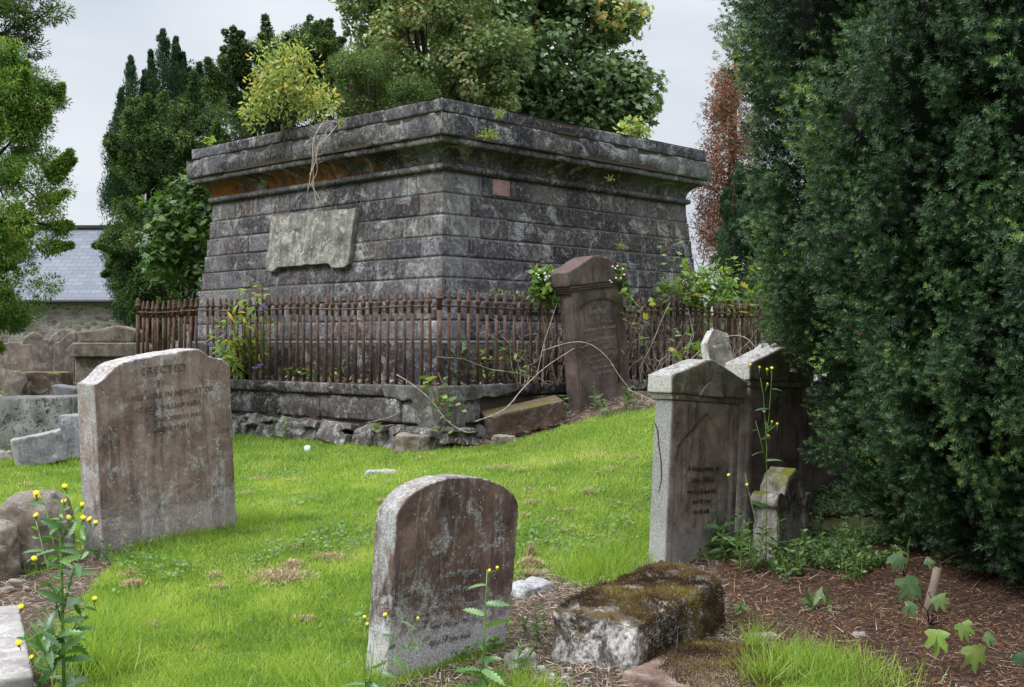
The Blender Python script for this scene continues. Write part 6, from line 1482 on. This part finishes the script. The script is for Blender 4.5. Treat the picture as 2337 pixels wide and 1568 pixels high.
# --- needle litter, straw and soil crumbs
def flat(n,region,rs,L,w,zoff,rm,sp,box,tilt=.18):
    x=rs.uniform(box[0],box[1],n); y=rs.uniform(box[2],box[3],n); z=ground(x,y); dirt,ww,lit,ins=masks(x,y,z)
    k={'lit':lit,'dirt':dirt&~ins,'dry':dirt&~ins&~lit}[region]; x,y,z=x[k],y[k],z[k]; n=len(x)
    d=np.stack([rs.normal(size=n),rs.normal(size=n),rs.normal(size=n)*tilt],1)
    return scatter(BL,np.stack([x,y,z+zoff*rs.rand(n)],1),frames_dir(d,np.tile(np.array([[0,0,1.]]),(n,1))+rs.normal(size=(n,3))*.3),np.stack([w*(.7+.6*rs.rand(n)),L*(.5+rs.rand(n)),L*.2*rs.rand(n)],1),np.clip(rm+rs.normal(size=n)*sp,0,1))
rs=np.random.RandomState(204)
grass_obj('needle_litter','red-brown fallen yew needles carpeting the ground beneath the yew',[flat(90000,'lit',rs,.028,.0032,.012,.5,.24,(1.0,4.6,4.2,9)),flat(2600,'lit',rs,.09,.003,.015,.9,.1,(1.0,4.2,4.2,8.5))],M['needle'],cat='needles')
st_=[flat(30000,'dry',rs,.05,.003,.02,.35,.25,(-.6,2.2,4.3,9)),flat(9000,'dry',rs,.06,.003,.02,.4,.25,(-3.6,-1.6,4.3,8.5)),flat(9000,'dry',rs,.10,.005,.05,.4,.28,(-.6,3,12,15.5)),flat(900,'dry',rs,.16,.0035,.03,.8,.15,(-.4,2.4,4.4,8))]
grass_obj('straw_litter','pale dry straw and stalks scattered over the bare earth',st_,M['straw'],cat='straw')
# raised earth debris behind the railing
n=9000; u=rs.uniform(-3.3,3.3,n); v=rs.uniform(-3.3,3.3,n); k=(np.maximum(np.abs(u),np.abs(v))>2.9); u=u[k];v=v[k]; n=len(u)
x=C0.x+DL.x*u+DR.x*v; y=C0.y+DL.y*u+DR.y*v; d=np.stack([rs.normal(size=n),rs.normal(size=n),rs.normal(size=n)*.3],1)
grass_obj('dead_leaf_debris','dead leaves and stalk debris inside the railing enclosure',[scatter(BL,np.stack([x,y,1.10+.05*rs.rand(n)],1),frames_dir(d,np.tile(np.array([[0,0,1.]]),(n,1))),np.stack([.012*(.5+rs.rand(n)),.10*(.4+rs.rand(n)),np.full(n,.02)],1),np.clip(.45+rs.normal(size=n)*.3,0,1))],M['straw'],cat='leaf debris')
# --- moss tufts on stone tops
def mossy(ob,n,parent,h,w,zmin,rs,mat,cond=None,rm=.5,name='moss'):
    me=ob.data; nv=len(me.polygons); C_=np.empty(nv*3,np.float32); N_=np.empty(nv*3,np.float32); me.polygons.foreach_get('center',C_); me.polygons.foreach_get('normal',N_); C_=C_.reshape(-1,3);N_=N_.reshape(-1,3)
    ok=np.where((N_[:,2]>zmin)&(cond(C_,N_) if cond is not None else True))[0]; i=rs.choice(ok,n); p=C_[i]+rs.normal(size=(n,3))*.006
    d=N_[i]*.8+np.array([0,0,.5])[None]+rs.normal(size=(n,3))*.45
    patch=fbm(p,5,3); A=np.clip(rm+(patch-.5)*1.6+rs.normal(size=n)*.14,0,1)
    o=obj(name,arr_mesh(name,*scatter(BL,p,frames_dir(d,rs.normal(size=(n,3))),np.stack([np.full(n,w),h*(.5+rs.rand(n)),np.full(n,h*.5)],1)[:,:3],A)[:2],mat,{'rnd':np.repeat(A,5)}),parent); o['kind']='stuff'
    o.location=ob.location; o.rotation_euler=ob.rotation_euler; return o
rs=np.random.RandomState(205)
endc=lambda C_,N_:((C_[:,1]+.0)>-.56+.20*(C_[:,0]+.2))|(fbm(C_,9,3)>.60)
mossy(kb,110000,KB,.011,.0034,-.5,rs,M['mosstuft'],cond=lambda C_,N_:((fbm(C_,8,3)>.38)|(N_[:,0]>.4))&((C_[:,0]*.575+C_[:,1]*.82>-.36+.35*(fbm(C_,5,3)-.5))|(fbm(C_,12,3)>.60)),rm=.40)
tag(None or bpy.data.objects['moss'],None)
moss_ground=[]
n=52000; x=rs.uniform(.45,1.7,n); y=rs.uniform(5.1,6.6,n); z=ground(x,y); a=((x-1.0)/.44)**2+((y-5.80)/.42)**2+ (fbm(np.stack([x,y,z],1),4,3)-.5)*1.2; k=a<1; x,y,z=x[k],y[k],z[k]; n=len(x); hump=.06*np.clip(1-a[k],0,1)**.6
d=np.stack([rs.normal(size=n)*.7,rs.normal(size=n)*.7,np.ones(n)],1)
moss_ground.append(scatter(BL,np.stack([x,y,z+hump+.0],1),frames_dir(d,rs.normal(size=(n,3))),np.stack([np.full(n,.0034),.014*(.5+rs.rand(n)),np.full(n,.008)],1),np.clip(.42+(fbm(np.stack([x,y,z],1),5,3)-.5)*1.2+rs.normal(size=n)*.17,0,1)))
grass_obj('moss_mat','brown mossy mat spreading over the ground beside the kerb block',moss_ground,M['mosstuft'],cat='moss')
# daisies in the verge
# ================================================================ camera, light, sky
cam=bpy.data.cameras.new('camera'); cam.sensor_width=36; cam.lens=36*F/2337; cam.clip_end=4000; cam.clip_start=.05
co=bpy.data.objects.new('camera',cam); co.location=(0,0,CAMZ); co.rotation_euler=(math.pi/2,0,0); COL.objects.link(co); scene.camera=co
sun=bpy.data.lights.new('sun','SUN'); sun.energy=SUN_E; sun.angle=math.radians(20); sun.color=(1,.98,.955)
so=bpy.data.objects.new('sun',sun); COL.objects.link(so)
sd=Vector((-.62,-.30,.80)).normalized(); so.rotation_euler=sd.to_track_quat('Z','Y').to_euler()
w=bpy.data.worlds.new('World'); scene.world=w; w.use_nodes=True; t=w.node_tree; t.nodes.clear()
N=t.nodes.new; L=t.links.new
out_=N('ShaderNodeOutputWorld'); sky=N('ShaderNodeTexSky'); sky.sky_type='NISHITA'; sky.sun_disc=False; sky.sun_elevation=math.asin(sd.z); sky.sun_rotation=math.atan2(sd.x,sd.y)
bg1=N('ShaderNodeBackground'); bg1.inputs[1].default_value=.10; L(sky.outputs[0],bg1.inputs[0])
tc=N('ShaderNodeTexCoord'); mp=N('ShaderNodeMapping'); mp.inputs['Scale'].default_value=(1,1,2.6); L(tc.outputs['Generated'],mp.inputs[0])
no=N('ShaderNodeTexNoise'); no.inputs['Scale'].default_value=2.2; no.inputs['Detail'].default_value=6; no.inputs['Roughness'].default_value=.5; L(mp.outputs[0],no.inputs['Vector'])
cr=N('ShaderNodeValToRGB'); cr.color_ramp.elements[0].position=.34; cr.color_ramp.elements[0].color=(.60,.665,.765,1); cr.color_ramp.elements[1].position=.62; cr.color_ramp.elements[1].color=(.90,.935,.99,1); L(no.outputs['Fac'],cr.inputs[0])
sx=N('ShaderNodeSeparateXYZ'); L(tc.outputs['Generated'],sx.inputs[0])
mr=N('ShaderNodeMapRange'); L(sx.outputs['Z'],mr.inputs[0]); mr.interpolation_type='SMOOTHSTEP'; mr.inputs[1].default_value=.22; mr.inputs[2].default_value=.9; mr.inputs[3].default_value=SKY0; mr.inputs[4].default_value=SKY0*5.6
bg2=N('ShaderNodeBackground'); L(cr.outputs[0],bg2.inputs[0]); L(mr.outputs[0],bg2.inputs[1])
mx=N('ShaderNodeMixShader'); mx.inputs[0].default_value=.95; L(bg1.outputs[0],mx.inputs[1]); L(bg2.outputs[0],mx.inputs[2]); L(mx.outputs[0],out_.inputs[0])
vs=scene.view_settings; vs.view_transform='Standard'; vs.look='None'; vs.exposure=EXPO; vs.gamma=1; vs.use_curve_mapping=False
scene.cycles.max_bounces=4; scene.cycles.diffuse_bounces=2; scene.cycles.transmission_bounces=3; scene.cycles.glossy_bounces=1
